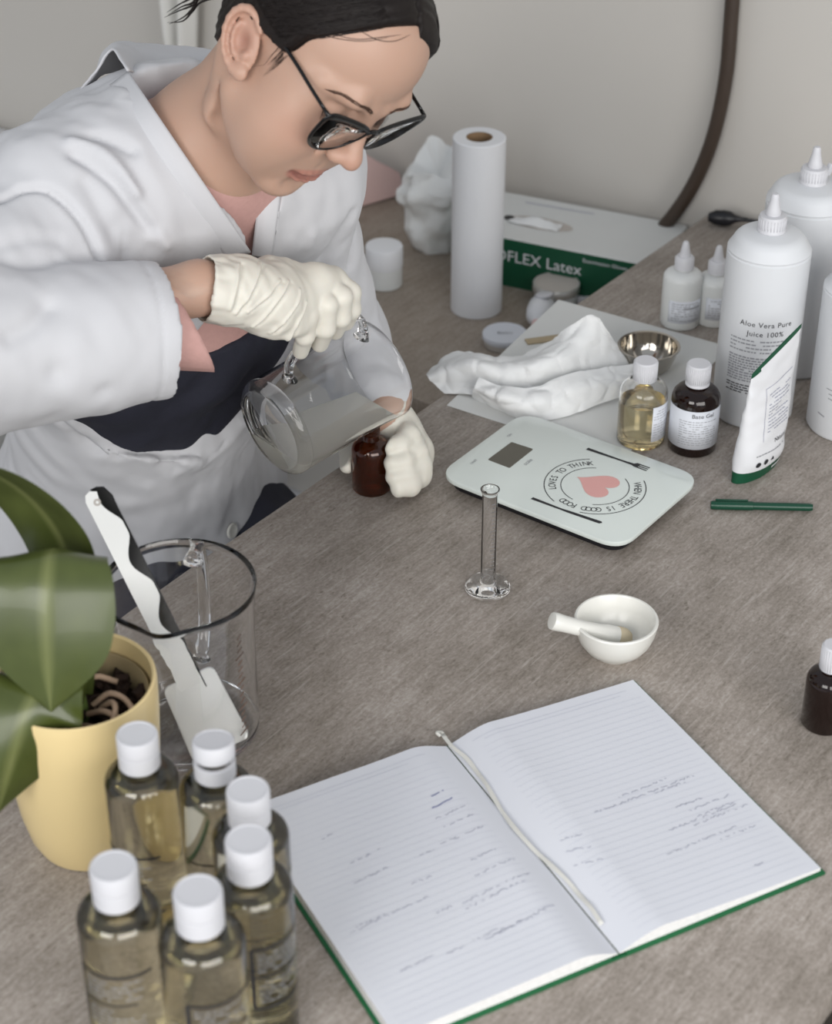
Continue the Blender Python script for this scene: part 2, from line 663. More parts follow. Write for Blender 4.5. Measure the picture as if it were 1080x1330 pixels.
# black plug and its cord by the wall
t = thing('power_plug', 'black plug on a cord lying behind the big white bottles', 'plug', uvz(1.02, -0.035, 0.0), R(-10))
spinp = [(0, -.022), (.006, -.021), (.010, -.012), (.0115, 0), (.0105, .010), (.006, .017), (.0035, .026), (.003, .034), (0, .034)]
spin('plug_body', spinp, M['black'], t, 20, loc=(0, 0, 0.0117), rot=(0, R(90), 0))
tube('cord', [(0.03, 0, 0.0117), (0.06, 0.0, 0.008), (0.1, -0.02, 0.004), (0.16, -0.06, 0.003), (0.22, -0.11, 0.003)], 0.0028, M['black'], t, 8, smoothn=5)

# ------------------------------------------------------------------ oil bottles, front cluster
OIL_SHELL = [(0, .0022), (.022, .0022), (.0255, .0004), (.0278, .0002), (.0296, .002), (.030, .005), (.030, .147)] + \
    arc(.0165, .147, .0135, 0, 82, 8)[1:] + [(.0145, .1612), (.0132, .164), (.0132, .175), (.0118, .175)] + \
    [(.0118, .1635), (.0138, .1595)] + arc(.0165, .147, .0122, 80, 0, 8) + [(.0288, .006), (.027, .0034), (.0, .0034)]
OIL_FILL = [(0, .0031), (.0272, .0031), (.02905, .0062), (.02905, .147)] + arc(.0165, .147, .01245, 0, 74, 7)[1:] + [(0, .1590)]


def oil_bottle(label, loc, a0, seed, scale=1.0, open_cap=False, ribbed=False, zt=.117):
    rnd = random.Random(seed)
    t = thing('oil_bottle', label, 'bottle', loc, R(a0), 'oil bottles in the front cluster')
    t.scale = (scale, scale, scale)
    spin('bottle_body', OIL_SHELL, M['bottle_plastic'], t, 48)
    spin('oil', OIL_FILL, M['oil'], t, 48)
    gap = 0.0016 if open_cap else 0.0005
    spin('cap_base', [(.0136, .1645), (.0160, .1645), (.0166, .1652), (.0167, .1792), (.0160, .1798), (.0136, .1798)], M['cap'], t, 40)
    lid = spin('flip_lid', [(0, .1798), (.0150, .1798), (.0150, .1798 + gap), (.0167, .1804 + gap), (.0168, .1935), (.0162, .1955), (.0148, .196), (.0142, .1954), (0, .1952)],
               M['cap'], t, 40)
    if open_cap:
        hinge = Vector((0.0, .0167, .180))
        rm = Matrix.Translation(hinge) @ Matrix.Rotation(R(-8), 4, 'X') @ Matrix.Translation(-hinge)
        lid.location = rm.to_translation()
        lid.rotation_euler = rm.to_euler()
    if ribbed:
        L = []
        for k in range(22):
            a = 2 * PI * k / 22
            L.append(tube_vf([(.0126 * math.cos(a), .0126 * math.sin(a), .1615), (.0152 * math.cos(a), .0152 * math.sin(a), .1595)], .0007, 6))
        V, F = join_vf(L)
        mesh_obj('collar_rib', V, F, M['bottle_plastic'], t)
    # printed frame and lines of the clear label
    r = .0300
    zb = zt - .060
    L = [quad_line(.002, zb, .002, zt, .0028), quad_line(.002, zt, .058, zt, .0026), quad_line(.002, zb, .058, zb, .0026)]
    L.append(quad_line(.002, zt - .028, .045, zt - .028, .0016))
    lab = print_obj('label_frame', join_vf(L), cyl_map(r, 0, 0, .0006), M['ink'], t)
    fp = fine_print(.006, .05, zt - .025, zt - .004, 5, .0011, rnd)
    print_obj('fine_print', fp, cyl_map(r, 0, 0), M['grey_ink'], lab)
    fp = fine_print(.006, .05, zb + .004, zt - .032, 6, .0010, rnd)
    print_obj('fine_print', fp, cyl_map(r, 0, 0), M['grey_ink'], lab)
    return t


oil_bottle('clear bottle of pale oil standing against the yellow plant pot', (-.2195, 1.1560, 0), -174, 1, 1.0, ribbed=True, zt=.090)
oil_bottle('pale oil bottle with a dark gap under its flip lid, below the spatula blade', (-.1585, 1.1440, 0), 0, 2, 1.0, open_cap=True)
oil_bottle('pale oil bottle at the notebook corner, its cap half hidden by the cap in front', (-.1275, 1.0910, 0), -100, 3, 1.0)
oil_bottle('pale oil bottle alongside the notebook\'s left cover, cap overlapping the cap behind it', (-.1222, 1.0285, 0), -93, 4, 1.04)
oil_bottle('pale oil bottle alone at the front left, directly below the yellow pot', (-.2170, 1.0010, 0), -152, 5, 1.04)
oil_bottle('frontmost pale oil bottle, nearest to the camera, beside the notebook\'s lower left edge', (-.1535, 0.9722, 0), -111, 6, 1.06)

# ------------------------------------------------------------------ brown glass bottles
def amber_prof(rb, hb, rn, hn, wall=.0016):
    """closed outer + inner profile of a pharmacy bottle"""
    sh = min(rb - rn, .016)
    o = [(0, .002), (rb * .7, .002), (rb * .86, .0004), (rb - .0022, .0002), (rb, .003), (rb, hb - sh)]
    o += arc(rb - sh, hb - sh, sh, 0, 72, 7)[1:]
    o += [(rn + .0006, hb + .001), (rn, hb + .003), (rn, hn)]
    i = [(rn - wall, hn), (rn - wall, hb + .002)] + arc(rb - sh, hb - sh, sh - wall, 70, 0, 7) + [(rb - wall, .005), (rb - .005, .0036), (0, .0036)]
    return o + i


def screw_cap(t, r, z0, z1, m, ribs=40):
    V, F = [], []
    prof = [(r, z0), (r, z1 - .0015), (r - .0015, z1), (0, z1)]
    spin('cap', [(0, z0)] + prof, m, t, 36)
    L = []
    for k in range(ribs):
        a = 2 * PI * k / ribs
        c, s = math.cos(a), math.sin(a)
        L.append(tube_vf([(r * c, r * s, z0 + .001), (r * c, r * s, z1 - .002)], .0005, 5))
    V, F = join_vf(L)
    o = mesh_obj('cap_ribs', V, F, m, t)
    o['kind'] = 'stuff'


# dark bottle with a white label
t = thing('medicine_bottle', 'dark brown bottle with white cap and white wrap label, left of the white pouch', 'bottle', (.3225, 1.9070, 0), 0)
spin('bottle_body', amber_prof(.0282, .082, .0115, .092), M['amber_dark'], t)
spin('contents', [(0, .0037), (.0266, .0037), (.0266, .0650), (.022, .074), (.011, .0835), (.0102, .088), (0, .088)], M['dark_liquid'], t)
spin('neck_ring', [(.0117, .0845), (.0140, .0845), (.0142, .0862), (.0135, .0878), (.0117, .0878)], M['cap'], t, 32)
screw_cap(t, .0140, .0885, .111, M['cap'])
V, F = cyl_patch(.0282, .0125, .0625, -215, 35, .0003, 48)
lab = mesh_obj('label', V, F, M['label'], t)
print_obj('lettering', text_vf('Base Gel', .0075), cyl_map(.0282, .0565, -78, .0006), M['ink'], lab)
print_obj('fine_print', fine_print(-.022, .024, .017, .0505, 11, .0008, random.Random(9)), cyl_map(.0282, 0, -90, .0006), M['grey_ink'], lab)

# yellow oil bottle
t = thing('medicine_bottle', 'clear bottle of yellow oil with white cap beside the kitchen scale', 'bottle', (.2640, 1.9230, 0), 0)
spin('bottle_body', amber_prof(.0282, .080, .0115, .088), M['bottle_plastic'], t)
spin('oil', [(0, .0035), (.026, .0035), (.0267, .005), (.0267, .0545), (0, .0545)], M['oil2'], t)
screw_cap(t, .0138, .082, .106, M['cap'])
V, F = cyl_patch(.0282, .012, .058, -72, 10, .0003, 20)
lab = mesh_obj('label', V, F, M['label'], t)
print_obj('fine_print', fine_print(-.014, .014, .016, .054, 11, .0008, random.Random(11)), cyl_map(.0282, 0, -40, .0006), M['grey_ink'], lab)

# small dark bottle at the right edge
t = thing('dropper_bottle', 'dark brown bottle with white cap standing alone right of the notebook', 'bottle', (.3870, 1.4040, 0), 0)
spin('bottle_body', amber_prof(.0215, .064, .009, .070), M['amber_dark'], t)
spin('contents', [(0, .0037), (.0195, .0037), (.0199, .006), (.0199, .046), (.012, .0585), (0, .0585)], M['dark_liquid'], t)
screw_cap(t, .0112, .067, .094, M['cap'], 30)

# amber bottle being filled
t = thing('amber_bottle', 'empty amber glass bottle held upright in the left gloved hand', 'bottle', (-.0500, 1.8170, 0), 0)
spin('bottle_body', amber_prof(.0222, .064, .0090, .0835), M['amber'], t)
spin('neck_thread', [(.009, .0715), (.0104, .0722), (.009, .0735), (.009, .0755), (.0104, .0764), (.009, .0775), (.009, .0798), (.0105, .0806), (.0105, .0826), (.009, .0835)],
     M['amber'], t, 32)

# ------------------------------------------------------------------ large white bottles
def nozzle(t, z, r, m):
    spin('screw_collar', [(0, z), (r, z), (r, z + .002), (r - .0008, z + .003), (r - .0008, z + .017), (r - .002, z + .019), (.007, z + .0195), (0, z + .0195)], m, t, 32)
    L = []
    for k in range(28):
        a = 2 * PI * k / 28
        L.append(tube_vf([((r - .0009) * math.cos(a), (r - .0009) * math.sin(a), z + .004), ((r - .0009) * math.cos(a), (r - .0009) * math.sin(a), z + .016)], .0006, 5))
    V, F = join_vf(L)
    o = mesh_obj('collar_rib', V, F, m, t)
    o['kind'] = 'stuff'
    spin('nozzle', [(0, z + .0195), (.0085, z + .0195), (.0090, z + .022), (.0078, z + .026), (.0050, z + .038), (.0048, z + .042), (.0036, z + .0445), (0, z + .045)], m, t, 24)


def big_bottle(label, loc, r=.0495, h=.236, rot=0.0, text=None, seed=1, hinge=False):
    rnd = random.Random(seed)
    t = thing('nozzle_bottle', label, 'bottle', loc, R(rot), 'large white bottles')
    prof = [(0, .003), (r * .8, .003), (r * .92, .0004), (r - .003, .0006), (r, .005), (r, h * .90)] + [(r - .0012, h * .905), (r - .0012, h * .912), (r - .0002, h * .918)]
    prof += arc(r - .020, h - .016, .0155, 20, 84, 7) + [(.020, h + .0015), (.0145, h + .002), (.0145, h + .010), (0, h + .010)]
    spin('bottle_body', prof, M['matte_white'], t, 64)
    nozzle(t, h + .002, .0165, M['cap'])
    if hinge:
        bm = rbox_bm(.008, .006, .014, .001)
        bm_obj('tip_cap', bm, M['cap'], t, loc=(.021, 0, h + .006), rot=(0, R(35), 0))
    if text:
        g = cyl_map(r, 0, -96, .0004)
        print_obj('lettering', text_vf(text[0], .0090, space=1.1), lambda x, y: g(x + .002, y + .140), M['ink'], t)
        print_obj('lettering', text_vf(text[1], .0090, space=1.1), lambda x, y: g(x + .002, y + .128), M['ink'], t)
        g2 = cyl_map(r, 0, -103, .0004)
        print_obj('fine_print', fine_print(-.034, .044, .102, .121, 4, .0017, rnd), g2, M['grey_ink'], t)
        print_obj('fine_print', fine_print(-.034, .03, .064, .098, 10, .0019, rnd, .97), g2, M['grey_ink'], t)
        print_obj('fine_print', fine_print(-.034, .025, .048, .061, 4, .0014, rnd), g2, M['ink'], t)
    return t


big_bottle('large white printed bottle with a pointed nozzle, right behind the white pouch', (.4045, 1.9900, 0), .0480, .236, 0, ('Aloe Vera Pure', 'Juice 100%'), 2)
big_bottle('tall white bottle at the back, half hidden by the printed one', (.4730, 2.1150, 0), .0530, .240, 35, None, 3, hinge=True)
t = big_bottle('white bottle cut off by the right picture edge, faint dashes on its side', (.5130, 1.9560, 0), .0480, .200, 0, None, 4)
g = cyl_map(.048, 0, -150, .0004)
L = [quad_line(.0, .032, .010, .030, .0016), quad_line(.012, .062, .02, .061, .0012), quad_line(.012, .056, .02, .055, .0012), quad_line(.008, .068, .02, .067, .001), quad_line(.02, .10, .021, .105, .002)]
print_obj('printed_dash', join_vf(L), g, M['grey_ink'], t)

# ------------------------------------------------------------------ small dropper bottles
def dropper(label, loc, r, h, rot, seed, s=1.0):
    t = thing('squeeze_bottle', label, 'bottle', loc, R(rot), 'small squeeze bottles')
    t.scale = (s, s, s)
    prof = [(0, .002), (r * .85, .002), (r - .002, .0003), (r, .003), (r, h - .012)] + arc(r - .010, h - .012, .010, 0, 80, 6)[1:] + [(.010, h), (.009, h + .004), (0, h + .004)]
    spin('bottle_body', prof, M['frosted'], t, 40)
    spin('collar', [(0, h + .002), (.0125, h + .002), (.0125, h + .016), (.010, h + .019), (0, h + .019)], M['cap'], t, 28)
    spin('dropper_tip', [(0, h + .019), (.0075, h + .019), (.006, h + .026), (.0042, h + .036), (.003, h + .0385), (0, h + .039)], M['cap'], t, 20)
    V, F = cyl_patch(r, .012, .043, -135, -25, .0003, 20)
    lab = mesh_obj('label', V, F, M['label'], t)
    print_obj('fine_print', fine_print(-.02, .02, .014, .041, 8, .0011, random.Random(seed)), cyl_map(r, 0, -80, .0006), M['grey_ink'], lab)
    print_obj('lettering', quad_line(-.004, .033, .02, .033, .0025), cyl_map(r, 0, -80, .0007), M['grey_ink'], lab)
    return t


dropper('small translucent squeeze bottle with a pointed white tip behind the steel bowl', (.3435, 2.2150, 0), .0255, .078, 0, 21)
dropper('small squeeze bottle tucked between the other one and the big printed bottle', (.3880, 2.2230, 0), .0245, .068, 10, 22)

# ------------------------------------------------------------------ stand-up pouch
V, F = [], []
pw = np.array([math.cos(R(46)), math.sin(R(46)), 0])
pn = np.array([pw[1], -pw[0], 0])
pc = np.array([.394, 1.856, 0])
NS, NZ = 40, 44
PH = .154
for k in range(NZ + 1):
    f = k / NZ
    wd = .041 * (1 - .03 * math.sin(PI * f)) + .004 * f
    dp = .019 * (1 - f) ** .75 * (0.55 + .45 * min(1, f * 6)) + .0009
    sk = 0.012 * f - .004
    for i in range(NS):
        a = 2 * PI * i / NS
        ca, sa = math.cos(a), math.sin(a)
        x = wd * math.copysign(abs(ca) ** .75, ca)
        y = dp * math.copysign(abs(sa) ** .9, sa)
        y += .0016 * mnoise.noise(Vector((x * 45, k * .25, math.copysign(1, sa)))) * (1 if f < .95 else 0)
        y += -.004 * (x / .04) ** 2 * (1 - f)
        q = pc + pw * (x + sk) - pn * y * -1 + np.array([0, 0, PH * f + .0005 + .32 * f * f * x])
        V.append(q)
for k in range(NZ):
    for i in range(NS):
        j = (i + 1) % NS
        F.append((k * NS + i, k * NS + j, (k + 1) * NS + j, (k + 1) * NS + i))
F.append(tuple(range(NS))[::-1])
F.append(tuple(NZ * NS + i for i in range(NS)))
base = np.array([pc[0], pc[1], 0])
t = thing('stand_up_pouch', 'white stand-up pouch with green bottom band leaning by the printed bottle', 'pouch', tuple(base), 0)
t.rotation_euler = (0, 0, 0)
pm = mesh_obj('pouch_body', [q - base for q in V], F, [M['white_plastic'], M['dgreen']], t, auto=60)
for p in pm.data.polygons:
    z = p.center.z
    xx = float((np.array(p.center) @ pw))
    if z < .0155 or z - .32 * (xx - .008) > PH - .0040:
        p.material_index = 1


def pouch_map(x, y):
    f = max(0, min(1, y / PH))
    k = min(NZ - 1, int(f * NZ))
    # front side lies along pn; find the surface by interpolating the ring
    wd = .041 * (1 - .03 * math.sin(PI * f)) + .004 * f
    c = max(-1, min(1, x / wd))
    ca = math.copysign(abs(c) ** (1 / .75), c)
    sa = math.sqrt(max(0, 1 - ca * ca))
    dp = .019 * (1 - f) ** .75 * (0.55 + .45 * min(1, f * 6)) + .0009
    yy = dp * sa ** .9 + .0016 * mnoise.noise(Vector((x * 45, k * .25, 1))) + .0007 - .004 * (x / .04) ** 2 * (1 - f)
    q = pw * (x + .012 * f - .004) + pn * yy + np.array([0, 0, y + .32 * f * f * x])
    return tuple(q)


rp = random.Random(5)
L = [quad_line(-.020, .118, .030, .118, .0007), quad_line(-.020, .052, -.020, .118, .0006)]
print_obj('label_frame', join_vf(L), pouch_map, M['pale_ink'], t)
print_obj('fine_print', fine_print(-.014, .026, .060, .110, 12, .0011, rp), pouch_map, M['pale_ink'], t)
print_obj('lettering', text_vf('Natural', .0075), lambda x, y: pouch_map(x + .012, y + .046), M['ink'], t)
print_obj('fine_print', fine_print(-.028, .022, .033, .038, 1, .0014, rp), pouch_map, M['grey_ink'], t)
L = []
for k in range(3):
    cx = -.024 + .012 * k
    n = 3 if k == 2 else 12
    V_ = [(cx + .0034 * math.cos(2 * PI * i / n + PI / 2), .024 + .0034 * math.sin(2 * PI * i / n + PI / 2)) for i in range(n)]
    L.append((V_, [tuple(range(n))]))
print_obj('printed_symbol', join_vf(L), pouch_map, M['ink'], t)
print_obj('lettering', quad_line(.006, .0085, .034, .0085, .003), pouch_map, M['white_plastic'], t)

# ------------------------------------------------------------------ green pen
t = thing('pen', 'dark green pen lying on the table right of the scale', 'pen', (0.3273, 1.7739, 0.0000), 0)
pd = np.array((0.4396, 1.7692, 0.0000)) - np.array((0.3273, 1.7739, 0.0000))
t.rotation_euler = (0, 0, math.atan2(pd[1], pd[0]))
pl = float(np.linalg.norm(pd))
spin('barrel', [(0, .026), (.0040, .0262), (.0044, .03), (.0044, pl - .004), (.0036, pl), (0, pl)], M['green_pen'], t, 20, loc=(0, 0, .0052), rot=(0, R(90), 0))
spin('pen_cap', [(0, 0), (.0042, 0), (.0050, .002), (.0052, .006), (.0052, .046), (.0048, .047), (0, .047)], M['green_pen'], t, 20, loc=(0, 0, .0052), rot=(0, R(90), 0))
bm = rbox_bm(.036, .0022, .0014, .0005)
bm_obj('clip', bm, M['green_pen'], t, loc=(.023, .002, .0104))

# ------------------------------------------------------------------ kitchen scale
SC = (.1722, 1.8090)
t = thing('kitchen_scale', 'flat white kitchen scale with a pink heart print and small display', 'scale', SC + (0,), R(-36.6))
hx, hy = .1210, .0870
sq = [(-hx, -hy), (hx, -hy), (hx, hy), (-hx, hy)]
bm_obj('glass_top', prism_bm(rounded_poly(sq, .030, 10), .0155, .0215, .0012), M['scale_glass'], t)
bm_obj('base', prism_bm(rounded_poly([(x * .93, y * .90) for x, y in sq], .022, 8), .004, .0154, .001), M['black'], t)
for sx in (-1, 1):
    for sy in (-1, 1):
        spin('foot', [(0, 0), (.009, 0), (.010, .001), (.010, .004), (0, .004)], M['black'], t, 24, loc=(sx * .09, sy * .06, 0))
ZT = .0216
flat = lambda z: (lambda x, y: (x, y, z))
lcd = bm_obj('display', prism_bm(rounded_poly([(-.093, -.027), (-.063, -.027), (-.064, .023), (-.093, .021)], .002, 3), ZT - .0003, ZT + .0002), M['lcd'], t)


def ring_vf(r0, r1, a0, a1, n=60):
    V, F = [], []
    for i in range(n + 1):
        a = R(a0 + (a1 - a0) * i / n)
        V += [(r0 * math.cos(a), r0 * math.sin(a)), (r1 * math.cos(a), r1 * math.sin(a))]
    for i in range(n):
        F.append((2 * i, 2 * i + 1, 2 * i + 3, 2 * i + 2))
    return V, F


rc = (.0345, -.0015)
sh = lambda vf, dx, dy: ([(v[0] + dx, v[1] + dy) for v in vf[0]], vf[1])
print_obj('printed_ring', sh(ring_vf(.0560, .0570, 128, 250), *rc), flat(ZT + .0002), M['ink'], t)
print_obj('printed_ring', sh(ring_vf(.0560, .0570, -75, 48), *rc), flat(ZT + .0002), M['ink'], t)
print_obj('printed_ring', sh(ring_vf(.0375, .0384, 120, 262), *rc), flat(ZT + .0002), M['ink'], t)
print_obj('printed_ring', sh(ring_vf(.0375, .0384, -62, 60), *rc), flat(ZT + .0002), M['ink'], t)


def arc_text(s, r, a0, a1, size):
    L = []
    n = len(s)
    for i, ch in enumerate(s):
        if ch == ' ':
            continue
        a = R(a0 + (a1 - a0) * i / (n - 1))
        V, F = text_vf(ch, size)
        er = (math.cos(a), math.sin(a))
        et = (math.sin(a), -math.cos(a))
        L.append(([(er[0] * (r + v[1] * 1.25) + et[0] * v[0], er[1] * (r + v[1] * 1.25) + et[1] * v[0]) for v in V], F))
    return join_vf(L)


print_obj('lettering', sh(arc_text('LOVES TO THINK', .0472, 222, 128, .0095), *rc), flat(ZT + .0002), M['ink'], t)
print_obj('lettering', sh(arc_text('WHEN THERE IS GOOD FOOD', .0472, 40, -106, .0095), *rc), flat(ZT + .0002), M['ink'], t)
hv = []
for i in range(60):
    a = 2 * PI * i / 60
    x = 16 * math.sin(a) ** 3
    y = 13 * math.cos(a) - 5 * math.cos(2 * a) - 2 * math.cos(3 * a) - math.cos(4 * a)
    hv.append((y * .00165 + rc[0] + .001, -x * .00150 + rc[1] + .004))
print_obj('printed_heart', (hv, [tuple(range(60))]), flat(ZT + .0002), M['heart'], t)
fk = [(-.015, .0580), (-.015, .0630), (.030, .0635), (.045, .0648), (.0475, .0682), (.064, .0682), (.064, .0665), (.052, .0660), (.052, .0645), (.064, .0645), (.064, .0630), (.052, .0625), (.052, .0612),
      (.064, .0610), (.064, .0592), (.0475, .0592), (.045, .0605), (.030, .0605)]
print_obj('printed_fork', (fk, [tuple(range(len(fk)))]), flat(ZT + .0002), M['ink'], t)
kn = [(-.008, -.0662), (-.008, -.0616), (.030, -.0618), (.040, -.0605), (.078, -.0575), (.080, -.0595), (.078, -.0625), (.040, -.0648), (.030, -.0648)]
print_obj('printed_knife', (kn, [tuple(range(len(kn)))]), flat(ZT + .0002), M['ink'], t)
V, F = text_vf('scale', .0075)
print_obj('lettering', ([(-.0535 - v[1], -.004 + v[0]) for v in V], F), flat(ZT + .0002), M['grey_ink'], t)
V, F = text_vf('ON', .005)
print_obj('lettering', ([(-.103 - v[1], .032 + v[0]) for v in V], F), flat(ZT + .0002), M['grey_ink'], t)
V, F = text_vf('UNIT', .005)
print_obj('lettering', ([(-.103 - v[1], -.04 + v[0]) for v in V], F), flat(ZT + .0002), M['grey_ink'], t)

# ------------------------------------------------------------------ graduated cylinder
t = thing('measuring_cylinder', 'small glass measuring cylinder on a round foot in front of the scale', 'cylinder', (0.0749, 1.6217, 0.0000), 0)
spin('cylinder_body', [(0, .0006), (.022, .0006), (.0238, .002), (.0240, .004), (.0225, .0062), (.014, .0072), (.0085, .010), (.0080, .0128), (.0078, .014), (.0078, .118), (.0088, .1215), (.0098, .123), (.0098, .1245), (.0086, .1245), (.0068, .120), (.0066, .0105), (0, .0095)], M['glass'], t, 48)
L = []
for k in range(18):
    z = .03 + .0047 * k
    ln = .007 if k % 5 == 0 else .004
    L.append(quad_line(-ln / 2, z, ln / 2, z, .0006))
print_obj('measuring_mark', join_vf(L), cyl_map(.0078, 0, -60, .0002), M['grey_ink'], t)

# ------------------------------------------------------------------ mortar and pestle
t = thing('mortar', 'small white ceramic mortar bowl on the table above the notebook', 'mortar', (0.1976, 1.5127, 0.0000), 0)
mp = [(0, .001), (.016, .001), (.0185, 0), (.0205, .0012), (.022, .004)]
mp += [(.0300, .0100), (.0360, .0190), (.0395, .0290), (.0413, .0385), (.0418, .0418), (.0408, .0432), (.0390, .0432), (.0378, .0415), (.0355, .030), (.0310, .0195), (.0240, .0120), (.0140, .0080), (0, .0068)]
spin('bowl', mp, M['ceramic'], t, 64)
rs = random.Random(8)
L = []
for k in range(70):
    a = rs.uniform(0, 2 * PI)
    rr = rs.uniform(.002, .017)
    z = .0072 + max(0, rr - .010) * .28
    q = np.array([rr * math.cos(a) + .004, rr * math.sin(a) * .8 - .004, z + .0003])
    s = rs.uniform(.0005, .0014)
    L.append(([q + [s, 0, 0], q + [-s, s * .6, 0], q + [0, -s, 0], q + [0, 0, s * 1.2]], [(0, 1, 3), (1, 2, 3), (2, 0, 3), (0, 2, 1)]))
V, F = join_vf(L)
o = mesh_obj('ground_herbs', V, F, M['stain'], t, False)
o['kind'] = 'stuff'
pa = np.array((0.2008, 1.5169, 0.0180)) + np.array([.003, -.004, 0])
pb = np.array((0.1324, 1.4976, 0.0515))
ax = pb - pa
pl = float(np.linalg.norm(ax))
t = thing('pestle', 'white ceramic pestle resting in the mortar, handle over the rim', 'pestle', tuple(pa))
t.rotation_euler = Vector(ax).to_track_quat('Z', 'Y').to_euler()
spin('handle', [(.0108, .006), (.0105, .016), (.0088, .026), (.0080, .045), (.0085, pl - .012), (.0092, pl - .004), (.0085, pl - .0005), (.006, pl), (0, pl)], M['ceramic'], t, 32)
spin('grinding_head', [(0, -.0105), (.005, -.0100), (.0090, -.0075), (.0112, -.003), (.0116, .002), (.0112, .0060), (.0104, .007), (0, .007)], M['ceramic_raw'], t, 32)

# ------------------------------------------------------------------ open notebook
NA = R(27.8)
NO = np.array((0.1661, 1.1061, 0.0040))
NB = thing('notebook', 'open green-covered notebook with faint handwriting on both pages', 'notebook', (NO[0], NO[1], 0), NA)
NX = np.array([math.cos(NA), math.sin(NA)])
NY = np.array([-NX[1], NX[0]])
NH, NW = .2935, .2060


def nloc(p):
    d = np.array(p[:2]) - NO[:2]
    return float(d @ NX), float(d @ NY)


def pz(x):
    """height of the page surface over the table"""
    if x >= 0:
        k = min(1, x / .046)
        s = math.sin(k * PI / 2) ** 1.2
        return .0042 + .0115 * s - .0092 * max(0, (x - .046) / (NW - .046)) ** .75
    x = -x
    k = min(1, x / .040)
    s = math.sin(k * PI / 2) ** 1.2
    return .0042 + .0120 * s - .0030 * max(0, (x - .040) / (NW - .040)) ** .8


def page_block(name, sx):
    xs = [0.0008] + [NW * (i / 48) ** 1.5 for i in range(3, 49)]
    ys = [NH * j / 12 for j in range(13)]
    V, F = [], []
    n = len(xs)
    for y in ys:
        for x in xs:
            z = pz(sx * x) + .0006 * mnoise.noise(Vector((x * 18 * sx, y * 14, 2))) * min(1, x / .03)
            V.append((sx * x, y, z))
        for x in xs:
            V.append((sx * x, y, .0031))
    W_ = 2 * n
    for j in range(len(ys) - 1):
        for i in range(n - 1):
            a, b = j * W_ + i, (j + 1) * W_ + i
            F.append((a, a + 1, b + 1, b))
            F.append((a + n, b + n, b + n + 1, a + n + 1))
        for i in (0, n - 1):
            a, b = j * W_ + i, (j + 1) * W_ + i
            F.append((a, b, b + n, a + n))
    for j in (0, len(ys) - 1):
        for i in range(n - 1):
            a = j * W_ + i
            F.append((a, a + n, a + n + 1, a + 1))
    bm = bmesh.new()
    vs = [bm.verts.new(v) for v in V]
    for f in F:
        bm.faces.new([vs[i] for i in f])
    bmesh.ops.recalc_face_normals(bm, faces=bm.faces)
    for f in bm.faces:
        f.material_index = 0 if f.normal.z > .5 else 1
    return bm_obj(name, bm, [M['paper'], M['paper_edge']], NB, auto=40)


page_block('right_pages', 1)
page_block('left_pages', -1)
for nm, x0, x1 in (('front_cover', -NW - .0035, -.0065), ('back_cover', .0065, NW + .0035)):
    bm = rbox_bm(x1 - x0, NH + .007, .003, .0008, 2)
    bm_obj(nm, bm, M['green'], NB, loc=((x0 + x1) / 2, NH / 2, 0))
bm = rbox_bm(.0140, NH + .007, .0016, .0005, 1)
bm_obj('spine', bm, M['green'], NB, loc=(0, NH / 2, 0))


def nb_map(off):
    return lambda x, y: (x, y, pz(x) + off + .0006 * mnoise.noise(Vector((x * 18, y * 14, 2))) * min(1, abs(x) / .03))


rn = random.Random(12)


def squiggle(x0, y0, ln, amp, ang=0.0, wd=.0006):
    L = []
    x = 0.0
    px, py = 0.0, 0.0
    while x < ln:
        step = rn.uniform(.0012, .0022)
        nx, ny = x + step, rn.uniform(-amp, amp)
        if rn.random() < .86:
            L.append(quad_line(px, py, nx, ny, wd))
        px, py = nx, ny
        x = nx
        if rn.random() < .10:
            x += .003
            px = x
    V, F = join_vf(L) if L else ([], [])
    c, s = math.cos(ang), math.sin(ang)
    return [(x0 + c * v[0] - s * v[1], y0 + s * v[0] + c * v[1]) for v in V], F


def writing(rows, ink, wd=.0006, amp=.0013):
    L = []
    for p, ln, a in rows:
        x, y = nloc(p)
        L.append(squiggle(x, y, ln, amp, R(a), wd))
    print_obj('handwriting', join_vf(L), nb_map(.0005), ink, NB)


writing([((0.0138, 1.2825, 0.0140), .014, 8), ((0.0144, 1.2673, 0.0140), .022, 8)], M['blue_ink'], .0012, .0006)
writing([((0.0176, 1.2534, 0.0140), .03, 6), ((0.0229, 1.2416, 0.0140), .035, 6), ((0.0335, 1.2280, 0.0140), .03, 6), ((0.0214, 1.2223, 0.0140), .02, 6), ((0.0476, 1.2014, 0.0140), .025, 6),
         ((0.0498, 1.1828, 0.0140), .04, 5), ((0.0387, 1.1511, 0.0140), .07, 5), ((0.0411, 1.1449, 0.0140), .06, 5), ((-0.0857, 1.2271, 0.0140), .014, 6), ((-0.0562, 1.1995, 0.0140), .03, 6), ((-0.0522, 1.1755, 0.0140), .034, 6),
         ((0.0033, 1.2080, 0.0140), .016, 6), ((-0.0538, 1.1187, 0.0140), .075, 5), ((-0.0496, 1.1248, 0.0140), .03, 5), ((-0.0033, 1.1737, 0.0140), .018, 5), ((0.0128, 1.1379, 0.0140), .02, 5), ((0.0633, 1.1162, 0.0140), .03, 5),
         ((-0.0124, 1.0767, 0.0140), .03, 5), ((0.0250, 1.0949, 0.0140), .05, 5), ((0.0568, 1.1102, 0.0140), .06, 5), ((0.0828, 1.1291, 0.0140), .04, 5)], M['pale_ink'], .0006)
writing([((0.1773, 1.2839, 0.0100), .06, 3), ((0.2148, 1.2931, 0.0100), .035, 3), ((0.1585, 1.2637, 0.0100), .11, 3), ((0.2300, 1.2737, 0.0100), .03, 3)], M['pale_ink'], .0007)
